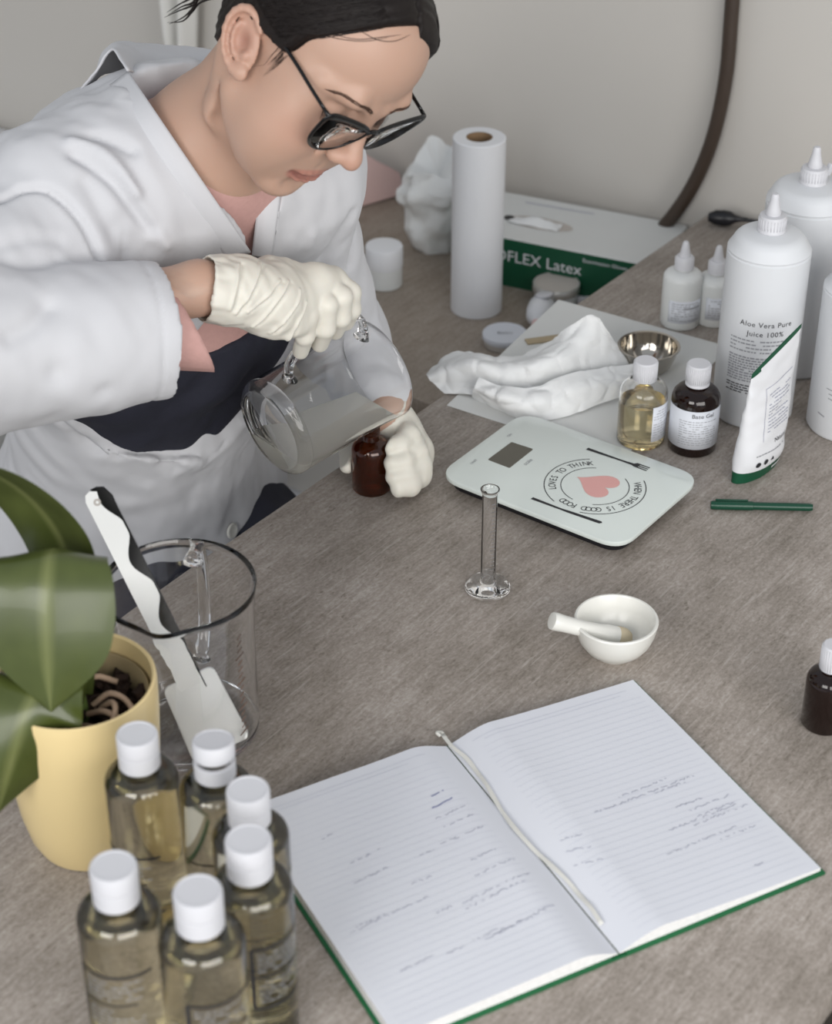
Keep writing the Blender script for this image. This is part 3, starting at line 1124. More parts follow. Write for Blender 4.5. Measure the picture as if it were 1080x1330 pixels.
writing([((0.2435, 1.2717, 0.0100), .045, 3), ((0.2493, 1.2637, 0.0100), .045, 3), ((0.2219, 1.2440, 0.0100), .075, 3), ((0.2445, 1.2518, 0.0100), .06, 3), ((0.2659, 1.2342, 0.0100), .04, 3), ((0.2165, 1.2131, 0.0100), .075, 3),
         ((0.2914, 1.2018, 0.0100), .012, 3), ((0.1242, 1.2310, 0.0130), .02, -20), ((0.1300, 1.2166, 0.0130), .02, -20), ((0.1355, 1.2006, 0.0130), .025, -20)], M['pale_ink'], .0006)
L = []
for k, (yy, x0, x1) in enumerate(((NH - .012, .02, .19), (NH - .017, .03, .18), (NH - .012, -.19, -.03), (NH - .017, -.18, -.05))):
    L.append(quad_line(x0, yy, x1, yy, .0004))
for k in range(34):
    yy = NH - .026 - k * .0078
    L.append(quad_line(.024, yy, .198, yy, .00022))
    L.append(quad_line(-.198, yy, -.024, yy, .00022))
print_obj('ruled_line', join_vf(L), nb_map(.00035), M['rule_ink'], NB)

# ribbon marker in the gutter
pts = []
for k in range(15):
    f = k / 14
    x = .0010 + .004 * math.sin(f * 9) * (f > .1)
    y = NH + .012 - f * .275
    z = .0062 if f > .06 else .005 + .004 * (1 - f / .06)
    pts.append((x, y, z + .0016 * abs(math.sin(f * 15))))
C = []
for k, p in enumerate(pts):
    tw = .9 * math.sin(k * 1.3)
    hw = .0022
    dx, dz = math.cos(tw) * hw, abs(math.sin(tw)) * hw
    C.append([(p[0] - dx, p[1], p[2] + .0004), (p[0], p[1], p[2] + dz * .5 + .0005), (p[0] + dx, p[1], p[2] + dz + .0006)])
V, F = sheet_grid(C, 4, .0004, 0)
mesh_obj('ribbon_marker', V, F, M['ivory'], NB)
V, F = tube_vf(catmull([(-.001, NH + .0115, .008), (-.003, NH + .0155, .0095), (.001, NH + .018, .007), (.004, NH + .0195, .0045), (.006, NH + .018, .003)], 5), [.0016] * 20 + [.0012], 8)
mesh_obj('ribbon_end', V, F, M['ivory'], NB)

# ------------------------------------------------------------------ white sheet under the scale, tissue and bowl
sh = [(0.0373, 2.0010, 0.0000), (0.1900, 2.2793, 0.0000), (0.3991, 2.1488, 0.0000), (0.2367, 1.8725, 0.0000)]
bm = prism_bm(rounded_poly([(p[0], p[1]) for p in sh], .001, 2), .0002, .0009, 0)
o = bm_obj('paper_sheet', bm, M['sheet'], smooth=False)
tag(o, 'flat white sheet on the table under the tissue, bowl and yellow oil bottle', 'sheet')

GA = [[(0.0124, 2.0735, 0.0030), (0.0364, 2.0897, 0.0180), (0.0621, 2.0874, 0.0280), (0.1042, 2.0643, 0.0320), (0.1427, 2.0764, 0.0340), (0.1783, 2.0833, 0.0550), (0.2083, 2.0728, 0.0850), (0.2233, 2.0705, 0.0820)],
      [(0.0152, 2.0498, 0.0120), (0.0424, 2.0447, 0.0300), (0.0748, 2.0327, 0.0420), (0.1121, 2.0282, 0.0360), (0.1490, 2.0255, 0.0460), (0.1892, 2.0455, 0.0520), (0.2288, 2.0660, 0.0600), (0.2464, 2.0742, 0.0460)],
      [(0.0208, 2.0452, 0.0070), (0.0564, 2.0310, 0.0140), (0.0936, 2.0178, 0.0140), (0.1402, 2.0116, 0.0100), (0.1687, 2.0191, 0.0100), (0.2022, 2.0307, 0.0120), (0.2414, 2.0501, 0.0140), (0.2645, 2.0659, 0.0160)],
      [(0.0348, 2.0274, 0.0020), (0.0639, 2.0220, 0.0040), (0.0981, 2.0071, 0.0040), (0.1416, 1.9977, 0.0030), (0.1697, 2.0014, 0.0030), (0.2038, 2.0200, 0.0030), (0.2433, 2.0427, 0.0030), (0.2682, 2.0562, 0.0040)]]
GB = [[(0.0761, 2.0071, 0.0340), (0.1143, 1.9883, 0.0330), (0.1476, 1.9921, 0.0340), (0.1810, 2.0113, 0.0380), (0.2193, 2.0265, 0.0380), (0.2550, 2.0377, 0.0360), (0.2774, 2.0527, 0.0320)],
      [(0.0693, 1.9933, 0.0280), (0.1099, 1.9675, 0.0270), (0.1475, 1.9673, 0.0250), (0.1846, 1.9896, 0.0280), (0.2226, 2.0027, 0.0280), (0.2570, 2.0211, 0.0250), (0.2827, 2.0414, 0.0200)],
      [(0.0673, 2.0111, 0.0060), (0.1090, 1.9758, 0.0030), (0.1472, 1.9630, 0.0020), (0.1798, 1.9703, 0.0030), (0.2136, 1.9906, 0.0050), (0.2476, 2.0095, 0.0080), (0.2738, 2.0211, 0.0110)]]
t = thing('tissue', 'crumpled translucent white tissue heaped on the flat sheet behind the scale', 'tissue', (0.1425, 2.0518, 0.0000), 0)
to = np.array((0.1425, 2.0518, 0.0000))
for nm_, G, sd_ in (('back_fold', GA, 4), ('front_fold', GB, 9)):
    V, F = sheet_grid([[np.array(p) - to for p in r] for r in G], 15, .0006, .0042, 40, sd_, True)
    mesh_obj(nm_, V, F, M['tissue'], t, auto=16)

t = thing('steel_bowl', 'small polished steel bowl behind the yellow oil bottle', 'bowl', (.2890, 2.0900, .001), 0)
spin('bowl', [(0, .0006), (.018, .0006), (.020, 0), (.022, .0008), (.030, .010), (.0345, .022), (.0362, .0318), (.0388, .0326), (.0390, .0334), (.0385, .0340), (.0354, .0334), (.0334, .022), (.029, .0108), (.021, .002), (0, .0016)],
     M['steel'], t, 64)

# wooden stirrer by the table edge
pa, pb = np.array((0.1410, 2.1590, 0.0000)), np.array((0.2004, 2.1756, 0.0000))
dd = pb - pa
bm = rbox_bm(float(np.linalg.norm(dd)), .014, .0022, .0006)
o = bm_obj('wooden_stirrer', bm, M['wood'], loc=(float((pa + pb)[0] / 2), float((pa + pb)[1] / 2), .001), rot=(0, 0, math.atan2(dd[1], dd[0])))
tag(o, 'flat pale wooden stirrer half under the tissue at the table edge', 'stirrer')

# ------------------------------------------------------------------ things on the lower desk
ZD = -.12
t = thing('paper_roll', 'tall standing roll of white paper on the lower desk', 'roll', (0.0877, 2.4886, -0.1200), 0)
spin('rolled_paper', [(.0185, 0), (.0362, 0), (.0372, .001), (.0372, .264), (.0362, .265)] + [(.0362 - .0022 * k, .265 + (.0004 if k % 2 else 0)) for k in range(1, 8)] + [(.0185, .265)], M['white_plastic'], t, 56)
spin('core', [(.0170, .0005), (.0185, .0005), (.0185, .2645), (.0170, .2645), (.0170, .0005)], M['core'], t, 40)

# glove box
BA = R(-24.5)
bo = np.array((0.1363, 2.7234, -0.0400))
bx = np.array([math.cos(BA), math.sin(BA), 0])
by = np.array([-bx[1], bx[0], 0])
BL, BD, BH = .300, .152, .079
borg = bo - bx * .006 - by * BD
t = thing('glove_box', 'white and green box of gloves on the lower desk behind the jar', 'box', (borg[0], borg[1], ZD), BA)
bm = rbox_bm(BL, BD, BH, .0012, 1)
bo_ = bm_obj('box_body', bm, [M['sheet'], M['dgreen']], t, loc=(BL / 2, BD / 2, 0))
for p in bo_.data.polygons:
    if p.normal.y < -.9 or p.normal.x < -.9:
        p.material_index = 1
fr = lambda x, y: (x, -.0004, y)
print_obj('lettering', text_vf('NEOFLEX Latex', .0250), lambda x, y: fr(.105 + x, .050 + y), M['white_plastic'], t)
print_obj('lettering', text_vf('Examination Gloves', .0085), lambda x, y: fr(.225 + x, .067 + y), M['white_plastic'], t)
print_obj('lettering', text_vf('100', .010), lambda x, y: fr(.04 + x, .070 + y), M['white_plastic'], t)
print_obj('lettering', text_vf('M', .010), lambda x, y: fr(.04 + x, .026 + y), M['white_plastic'], t)
tp = lambda x, y: (x, y, BH + .0004)
el = [(.098 + .052 * math.cos(2 * PI * k / 40), .066 + .020 * math.sin(2 * PI * k / 40)) for k in range(40)]
print_obj('opening', (el, [tuple(range(40))]), tp, M['lid_grey'], t)
el = [(.048 + .008 * math.cos(2 * PI * k / 20), .066 + .0085 * math.sin(2 * PI * k / 20)) for k in range(20)]
print_obj('opening_gap', (el, [tuple(range(20))]), lambda x, y: (x, y, BH + .0007), M['black'], t)
print_obj('lettering', quad_line(.05, .128, .16, .131, .0028), tp, M['pale_ink'], t)
gl = [[(.052 + .020 * j, .050 + .012 * i, BH + .0008 + .010 * math.sin(PI * j / 4) * math.sin(PI * i / 2)) for j in range(5)] for i in range(3)]
V, F = sheet_grid(gl, 6, .0006, .003, 60, 2)
mesh_obj('glove_cuff', V, F, M['tissue'], t)

# jar with a grey lid
t = thing('lidded_jar', 'glass jar with a flat grey lid standing in front of the green box', 'jar', (0.2040, 2.4983, -0.1200), 0)
spin('jar_body', [(0, .0005), (.029, .0005), (.031, .003), (.031, .022), (.029, .026), (.029, .029), (.0275, .029), (.0275, .026), (.0295, .021), (.0295, .004), (0, .003)], M['frosted'], t, 48)
spin('lid_rim', [(.0295, .0245), (.0335, .0245), (.0345, .026), (.0345, .0355), (.0335, .0368), (.0310, .0368), (.0310, .0345), (.0295, .0345)], M['silver'], t, 56)
spin('lid_disc', [(0, .0335), (.0312, .0335), (.0312, .0358), (0, .0358)], M['lid_grey'], t, 48)
o = spin('jar_lid', [(0, 0), (.022, 0), (.024, .001), (.0245, .004), (.0245, .010), (.0235, .0115), (.0205, .0115), (.0200, .010), (0, .010)], M['cap'], loc=(0.2407, 2.5229, -0.1200))
tag(o, 'round white lid lying on the desk right of the grey-lidded jar', 'lid')

# small white bottle lying in front of the jar
pa, pb = np.array((0.1798, 2.4478, -0.1200)), np.array((0.1599, 2.3602, -0.1200))
dd = pb - pa
t = thing('travel_bottle', 'small rounded white bottle lying on its side in front of the grey-lidded jar', 'bottle', (pa[0], pa[1], ZD), math.atan2(dd[1], dd[0]))
spin('bottle_body', [(0, -.020), (.010, -.0195), (.0165, -.015), (.0195, -.006), (.0198, .010), (.0175, .026), (.012, .036), (.0075, .041), (.0065, .044), (0, .044)], M['white_plastic'], t, 36, loc=(0, 0, .0199), rot=(0, R(90), 0))
spin('tip', [(0, .044), (.0062, .044), (.0062, .049), (.0045, .056), (.003, .060), (0, .060)], M['pink'], t, 24, loc=(0, 0, .0199), rot=(0, R(90), 0))
spin('base_disc', [(0, 0), (.012, 0), (.0128, .001), (.0128, .003), (.011, .004), (0, .0042)], M['cap'], t, 28, loc=(-.004, .003, .0385), rot=(R(8), R(-8), 0))

# tin
t = thing('flat_tin', 'flat round tin with printed lid at the table edge left of the small bottle', 'tin', (0.1251, 2.3805, -0.1200), 0)
spin('tin_body', [(0, 0), (.029, 0), (.030, .001), (.030, .009), (0, .009)], M['silver'], t, 48)
spin('lid', [(0, .0085), (.031, .0085), (.0318, .0095), (.0318, .0160), (.0310, .0172), (.0282, .0172), (.0275, .0165), (0, .0165)], M['label'], t, 48)
print_obj('lettering', text_vf('Balm', .011), lambda x, y: (x, y, .0168), M['grey_ink'], t)

# cream jar
t = thing('cream_jar', 'frosted white jar with white lid on the lower desk beside the coat', 'jar', (-0.0471, 2.5656, -0.1200), 0)
spin('jar_body', [(0, 0), (.0250, 0), (.0268, .002), (.0268, .034), (0, .034)], M['frosted'], t, 48)
spin('lid', [(0, .032), (.0278, .032), (.0280, .033), (.0280, .061), (.0268, .0635), (.020, .0645), (0, .0648)], M['white_plastic'], t, 48)

# crumpled plastic bag
V, F = [], []
nb, nz = 48, 26
bc = np.array((0.0310, 2.6948, -0.1200))
for k in range(nz + 1):
    f = k / nz
    r0 = (.034 + .020 * min(1, f * 3.5) - .004 * f) * (1 - .10 * math.sin(f * 5))
    for i in range(nb):
        a = 2 * PI * i / nb
        q = Vector((math.cos(a) * 1.5, math.sin(a) * 1.5, f * 3.2))
        dr = .020 * mnoise.noise(q * 1.1) + .011 * abs(mnoise.noise(q * 2.4)) - .004
        rr = r0 + dr * (0.35 + .8 * f)
        hz = .150 + .030 * mnoise.noise(Vector((math.cos(a) * 1.3, math.sin(a) * 1.3, 9))) + .022 * math.cos(a - .2)
        V.append((rr * math.cos(a) * 1.0, rr * math.sin(a) * .8, f * hz))
for k in range(nz):
    for i in range(nb):
        j = (i + 1) % nb
        F.append((k * nb + i, k * nb + j, (k + 1) * nb + j, (k + 1) * nb + i))
c0 = len(V)
V.append((0, 0, 0))
for i in range(nb):
    F.append((c0, (i + 1) % nb, i))
c1 = len(V)
V.append((.005, 0, .115))
for i in range(nb):
    F.append((c1, nz * nb + i, nz * nb + (i + 1) % nb))
o = mesh_obj('plastic_bag', V, F, M['bag'], loc=tuple(bc), auto=60)
tag(o, 'crumpled white plastic bag standing behind the paper roll', 'bag')

# pink wedge
pk = [(-0.1232, 2.8107, -0.1200), (-0.0201, 2.8852, -0.1200)]
pd_ = np.array(pk[1]) - np.array(pk[0])
pn_ = np.array([-pd_[1], pd_[0], 0]) / np.linalg.norm(pd_)
pl_ = float(np.linalg.norm(pd_))
bm = bmesh.new()
sec = []
for x, h in ((0, .112), (pl_ * .35, .098), (pl_ * .7, .062), (pl_, .036)):
    sec.append([bm.verts.new((x, 0, .001)), bm.verts.new((x, .045, .001)), bm.verts.new((x, .040, h)), bm.verts.new((x, .006, h))])
for a, b in zip(sec[:-1], sec[1:]):
    for i in range(4):
        bm.faces.new((a[i], a[(i + 1) % 4], b[(i + 1) % 4], b[i]))
bm.faces.new(sec[0])
bm.faces.new(sec[-1])
bmesh.ops.recalc_face_normals(bm, faces=bm.faces)
bmesh.ops.bevel(bm, geom=bm.edges[:], offset=.003, segments=2, affect='EDGES')
o = bm_obj('pink_pouch', bm, M['pink'], loc=pk[0], rot=(0, 0, math.atan2(pd_[1], pd_[0])))
tag(o, 'pale pink wedge-shaped pouch on the lower desk behind the woman', 'pouch')

# ------------------------------------------------------------------ glass jugs
def jug_parts(t, r, h, flare, marks_ang, seed, spout=.012, wall=.0017):
    prof = [(0, .0020), (r * .70, .0020), (r * .80, .0006), (r - .010, .0003)] + arc(r - .010, .0103, .010, -80, 0, 6) + \
        [(r, h * .30), (r, h * .62), (r + flare * .25, h * .82), (r + flare * .75, h * .95), (r + flare, h - .001), (r + flare - wall * .4, h), (r + flare - wall, h - .0012),
         (r + flare * .72 - wall, h * .94), (r + flare * .25 - wall, h * .82), (r - wall, h * .62), (r - wall, .014)] + arc(r - .0135, .0150, .0113, -6, -80, 5) + [(0, .0040)]
    V, F = lathe(prof, 72)
    V2 = []
    for x, y, z in V:
        a = math.atan2(y, x)
        da = abs(a + PI / 2)
        rr = math.hypot(x, y)
        if rr > r * .8:
            k = math.exp(-(da / .22) ** 2) * max(0, (z - h * .86) / (h * .14)) ** 1.5
            x += spout * k * math.cos(a)
            y += spout * k * math.sin(a)
            z += .003 * k
        V2.append((x, y, z))
    mesh_obj('jug_body', V2, F, M['glass'], t, auto=60)
    # handle at +y
    rr = r + .0005
    hp = [(0, rr - .0025, h * .86), (0, rr + .012, h * .885), (0, rr + .028, h * .84), (0, rr + .036, h * .72), (0, rr + .037, h * .55), (0, rr + .032, h * .36), (0, rr + .019, h * .225), (0, rr + .006, h * .205), (0, rr - .0025, h * .21)]
    P2 = catmull(hp, 7)
    n = len(P2)
    rad = []
    for i in range(n):
        e = min(i, n - 1 - i) / 6
        rad.append(.0062 + .0045 * max(0, 1 - e))
    V, F = tube_vf(P2, rad, 14, True, .62)
    mesh_obj('handle', V, F, M['glass'], t)
    L = []
    for k in range(16):
        z = h * .16 + k * h * .042
        ln = .012 if k % 4 == 0 else .006
        L.append(quad_line(-ln / 2, z, ln / 2, z + .003, .0020))
    vf = join_vf(L)
    print_obj('measuring_mark', vf, cyl_map(r, 0, marks_ang, .0002), M['mark_ink'], t)


JB = np.array((-0.2136, 1.3939, 0.0000))
t = thing('glass_jug', 'empty glass jug standing on the table behind the oil bottles, spatula inside', 'jug', tuple(JB), R(-5))
jug_parts(t, .0660, .1720, .0045, -28, 1)

# held jug
ja = np.array([.746, .650, .142])
ja /= np.linalg.norm(ja)
JM = np.array([-.0421, 1.8298, .148])
JL = .151
JR = .0560
jy = np.array([0, 0, 1.0])
jy = jy - ja * (jy @ ja)
jy /= np.linalg.norm(jy)
jx = np.cross(jy, ja)
# roll the handle a little towards the camera
rl = R(8)
jy, jx = jy * math.cos(rl) + np.cross(ja, jy) * math.sin(rl), jx * math.cos(rl) + np.cross(ja, jx) * math.sin(rl)
JO = JM - ja * JL
t = thing('pouring_jug', 'tilted glass jug with cloudy liquid held by the right gloved hand', 'jug', tuple(JO))
mw = Matrix(((jx[0], jy[0], ja[0], JO[0]), (jx[1], jy[1], ja[1], JO[1]), (jx[2], jy[2], ja[2], JO[2]), (0, 0, 0, 1)))
t.rotation_euler = mw.to_euler()
jug_parts(t, JR, JL, .0030, -120, 2, .008, .0019)
# liquid: the inside of the jug below a level plane
bm = bmesh.new()
ri = JR - .0017
prof = [(0, .0037), (ri - .014, .0037)] + arc(ri - .0118, .0152, .0117, -84, 0, 7) + [(ri, JL * .62), (ri + .0006, JL * .80), (ri + .0022, JL * .94), (0, JL * .94)]
V, F = lathe(prof, 72)
vs = [bm.verts.new(v) for v in V]
for f in F:
    bm.faces.new([vs[i] for i in f])
inv = mw.inverted()
lvl = JM[2] - JR * .80
nrm = (inv.to_3x3() @ Vector((0, 0, 1))).normalized()
co = inv @ Vector((JM[0], JM[1], lvl))
res = bmesh.ops.bisect_plane(bm, geom=bm.verts[:] + bm.edges[:] + bm.faces[:], plane_co=co, plane_no=nrm, clear_outer=True)
edges = [e for e in bm.edges if e.is_boundary]
bmesh.ops.edgeloop_fill(bm, edges=edges)
bm_obj('cloudy_liquid', bm, M['milky'], t, auto=30)
L = [quad_line(-.002, JL * .30, .0, JL * .78, .0006)]
for k in range(5):
    L.append(quad_line(.003, JL * (.34 + .1 * k), .016, JL * (.34 + .1 * k), .0016))
print_obj('measuring_mark', join_vf(L), cyl_map(JR, 0, 20, .0002), M['ink'], t)

# ------------------------------------------------------------------ spatula standing in the jug
SB = np.array((-0.1783, 1.3543, 0.0110))
SR = np.array((-0.2647, 1.4313, 0.1780))
sa = SR - SB
sa /= np.linalg.norm(sa)
sxv = np.cross(sa, np.array([0, -.8, .6]))
sxv /= np.linalg.norm(sxv)
# keep the flat face turned to the camera
if sxv[0] < 0:
    sxv = -sxv
szv = np.cross(sxv, sa)
t = thing('spatula', 'white silicone spatula with a black wavy inlay standing in the glass jug', 'spatula', tuple(SB))
sm = Matrix(((sxv[0], sa[0], szv[0], SB[0]), (sxv[1], sa[1], szv[1], SB[1]), (sxv[2], sa[2], szv[2], SB[2]), (0, 0, 0, 1)))
t.rotation_euler = sm.to_euler()
bl = [(-.030, .004), (.024, -.001), (.0268, .004), (.0255, .076), (-.0255, .076)]
bm_obj('blade', prism_bm(rounded_poly(bl, [.004, .002, .004, .008, .008], 5), -.003, .003, .0016), M['spatula'], t)
hl = .268
w0, w1 = -.0115, .0115
edge = []
N = 60
for k in range(N + 1):
    y = .068 + (hl - .012 - .068) * k / N
    e = .0065 + .0062 * math.sin((y - .085) * 2 * PI / .062)
    edge.append((e if y > .098 else .0118, y))
white = [(w0, .068)] + [(max(w0 + .004, min(w1, e)), y) for e, y in edge] + [(.0, hl - .001), (-.006, hl), (w0, hl - .008)]
white = [(w0, .066), (.0112, .066)] + [(max(w0 + .004, min(w1 - .0004, e)), y) for e, y in edge] + [(.002, hl - .003), (-.004, hl), (-.009, hl - .002), (w0, hl - .008)]
bm_obj('handle', prism_bm(white, -.0035, .0035, 0), M['spatula'], t)
bk = [(w1 - .0002, .060), (w1 + .0012, .060), (w1 + .0012, hl - .012), (.009, hl - .002), (.003, hl + .001), (-.003, hl + .001), (.001, hl - .004)] + [(max(w0 + .0042, min(w1 - .0002, e + .0002)), y) for e, y in edge[::-1]]
bm_obj('handle_inlay', prism_bm(bk, -.0030, .0030, 0), M['gloss_black'], t, label=None) if False else bm_obj('handle_inlay', prism_bm(bk, -.0030, .0030, 0), M['gloss_black'], t)
spin('hanging_hole', [(.0014, -.0037), (.0034, -.0037), (.0034, .0037), (.0014, .0037), (.0014, -.0037)], M['lid_grey'], t, 20, loc=(-.002, hl - .012, 0))

# ------------------------------------------------------------------ orchid in the yellow pot
PB = np.array([-.2848, 1.2517, 0])
t = thing('potted_orchid', 'green-leaved orchid in a pale yellow ceramic pot at the left', 'plant', tuple(PB))
spin('pot', [(r_, z_ * 1.06) for r_, z_ in [(0, .001), (.040, .001), (.044, 0), (.049, .002), (.0545, .014), (.0600, .040), (.0650, .085), (.0678, .130), (.0684, .158), (.0676, .1645), (.0660, .1655), (.0642, .1640), (.0640, .155), (.0620, .120), (.0585, .080), (.045, .02), (0, .012)]],
     M['yellow_pot'], t, 72)
spin('nursery_pot', [(.0560, .068), (.0605, .154), (.0612, .157), (.0600, .159), (.0590, .157), (.0545, .068), (.0560, .068)], M['inner_pot'], t, 56)
rb = random.Random(4)
L = []
for k in range(170):
    a, rr = rb.uniform(0, 2 * PI), .056 * math.sqrt(rb.random())
    c = Vector((rr * math.cos(a), rr * math.sin(a), .138 + rb.uniform(-.006, .006)))
    s = [rb.uniform(.004, .009), rb.uniform(.003, .006), rb.uniform(.002, .005)]
    rot = Euler((rb.uniform(-1, 1), rb.uniform(-1, 1), rb.uniform(0, 6))).to_matrix()
    vs = []
    for dx in (-1, 1):
        for dy in (-1, 1):
            for dz in (-1, 1):
                vs.append(tuple(c + rot @ Vector((dx * s[0] * rb.uniform(.6, 1), dy * s[1] * rb.uniform(.6, 1), dz * s[2] * rb.uniform(.6, 1)))))
    L.append((vs, [(0, 1, 3, 2), (4, 6, 7, 5), (0, 4, 5, 1), (2, 3, 7, 6), (0, 2, 6, 4), (1, 5, 7, 3)]))
V, F = join_vf(L)
o = mesh_obj('bark_chips', V, F, M['bark'], t, False)
o['kind'] = 'stuff'
spin('potting_mix', [(0, .128), (.057, .128), (.0575, .130), (0, .132)], M['bark'], t, 32)
for pts in ([(.010, -.010, .138), (.024, -.016, .146), (.038, -.022, .143), (.046, -.03, .136)],
            [(.012, .004, .136), (.026, .006, .147), (.040, .000, .146), (.05, -.010, .138)],
            [(.006, -.024, .137), (.018, -.034, .143), (.030, -.036, .140)],
            [(.02, -.002, .138), (.030, -.008, .149), (.035, -.018, .150), (.032, -.028, .140)],
            [(-.01, .02, .136), (.01, .03, .146), (.03, .028, .142)]):
    tube('root', [(x, y, z + .007) for x, y, z in pts], .0026, M['root'], t, 8, smoothn=5)
tube('stem', [(0, 0, .12), (-.002, .004, .15), (-.004, .008, .175)], [.010, .009, .006], mat('orchid_stem', '#5d7038', .5), t, 12, smoothn=4)

leaf_mat = bpy.data.materials.new('orchid_leaf')
leaf_mat.use_nodes = True
nt = leaf_mat.node_tree
b_ = nt.nodes['Principled BSDF']
b_.inputs['Roughness'].default_value = .34
b_.inputs['Coat Weight'].default_value = .1
uvn = nt.nodes.new('ShaderNodeVertexColor')
uvn.layer_name = 'rib'
nz_ = nt.nodes.new('ShaderNodeTexNoise')
nz_.inputs['Scale'].default_value = 28
tc_ = nt.nodes.new('ShaderNodeTexCoord')
nt.links.new(tc_.outputs['Object'], nz_.inputs['Vector'])
mx1 = nt.nodes.new('ShaderNodeMix')
mx1.data_type = 'RGBA'
mx1.inputs[6].default_value = lin('#333c15') + (1,)
mx1.inputs[7].default_value = lin('#4f582a') + (1,)
nt.links.new(nz_.outputs['Fac'], mx1.inputs[0])
mx2 = nt.nodes.new('ShaderNodeMix')
mx2.data_type = 'RGBA'
mx2.inputs[7].default_value = lin('#7c8150') + (1,)
nt.links.new(uvn.outputs['Color'], mx2.inputs[0])
nt.links.new(mx1.outputs[2], mx2.inputs[6])
nt.links.new(mx2.outputs[2], b_.inputs['Base Color'])


def leaf(pts, widths, side, fold=.25, name='leaf'):
    P2 = catmull(pts, 8)
    W2 = [x[0] for x in catmull([(q, 0, 0) for q in widths], 8)]
    S2 = catmull(side, 8)
    n, m_ = len(P2), 13
    V, F, rib = [], [], []
    th = .0016
    for k in (0, 1):
        for i in range(n):
            tg = Vector(P2[min(i + 1, n - 1)] - P2[max(i - 1, 0)]).normalized()
            sd = Vector(S2[i])
            sd = (sd - tg * sd.dot(tg)).normalized()
            nm = sd.cross(tg).normalized()
            for j in range(m_):
                s = -1 + 2 * j / (m_ - 1)
                wv = max(.0006, W2[i])
                up = fold * wv * (abs(s) ** 1.3) - fold * .35 * wv * s ** 4
                p = Vector(P2[i]) + sd * (s * wv) + nm * up - nm * (th * k * (1 - .7 * abs(s) ** 3))
                V.append(tuple(p))
                rib.append(max(0, 1 - abs(s) / .10) * .5)
    id_ = lambda k, i, j: k * n * m_ + i * m_ + j
    for i in range(n - 1):
        for j in range(m_ - 1):
            F.append((id_(0, i, j), id_(0, i, j + 1), id_(0, i + 1, j + 1), id_(0, i + 1, j)))
            F.append((id_(1, i, j), id_(1, i + 1, j), id_(1, i + 1, j + 1), id_(1, i, j + 1)))
        for j in (0, m_ - 1):
            F.append((id_(0, i, j), id_(0, i + 1, j), id_(1, i + 1, j), id_(1, i, j)))
    o = mesh_obj(name, V, F, leaf_mat, t, auto=60)
    ca = o.data.color_attributes.new('rib', 'FLOAT_COLOR', 'POINT')
    ca.data.foreach_set('color', np.array([(q, q, q, 1) for q in rib], np.float32).ravel())
    return o


rel = lambda L: [tuple(np.array(p) - PB) for p in L]
leaf(rel([(-.285, 1.262, .15), (-.289, 1.283, .225), (-.291, 1.274, .285), (-.2915, 1.250, .301), (-.292, 1.228, .288), (-.293, 1.212, .258), (-.2935, 1.202, .225), (-.294, 1.196, .186)]),
     [.012, .028, .041, .0460, .052, .053, .042, .0015], [(1, 0, 0)] * 8, .22)
leaf(rel([(-.288, 1.272, .15), (-.290, 1.306, .240), (-.304, 1.318, .288), (-.340, 1.320, .330), (-.395, 1.314, .352), (-.46, 1.305, .35)]),
     [.012, .030, .040, .040, .034, .002], [(.9, -.3, .1), (.9, -.35, .2), (.75, -.5, .45), (.5, -.6, .6), (.3, -.7, .6), (.2, -.8, .6)], .2)
leaf(rel([(-.295, 1.258, .15), (-.318, 1.272, .225), (-.345, 1.275, .27), (-.385, 1.268, .29), (-.43, 1.25, .28)]),
     [.012, .028, .036, .034, .002], [(.7, -.6, .2), (.6, -.6, .4), (.5, -.7, .5), (.4, -.8, .5), (.3, -.8, .5)], .2)
leaf(rel([(-.290, 1.245, .15), (-.300, 1.222, .196), (-.312, 1.198, .190), (-.322, 1.182, .166), (-.332, 1.172, .136), (-.342, 1.166, .104)]),
     [.012, .034, .046, .046, .036, .002], [(.9, .3, 0), (.9, .4, 0), (.9, .4, .1), (.85, .45, .2), (.8, .5, .2), (.8, .5, .2)], .22)

from mathutils.bvhtree import BVHTree

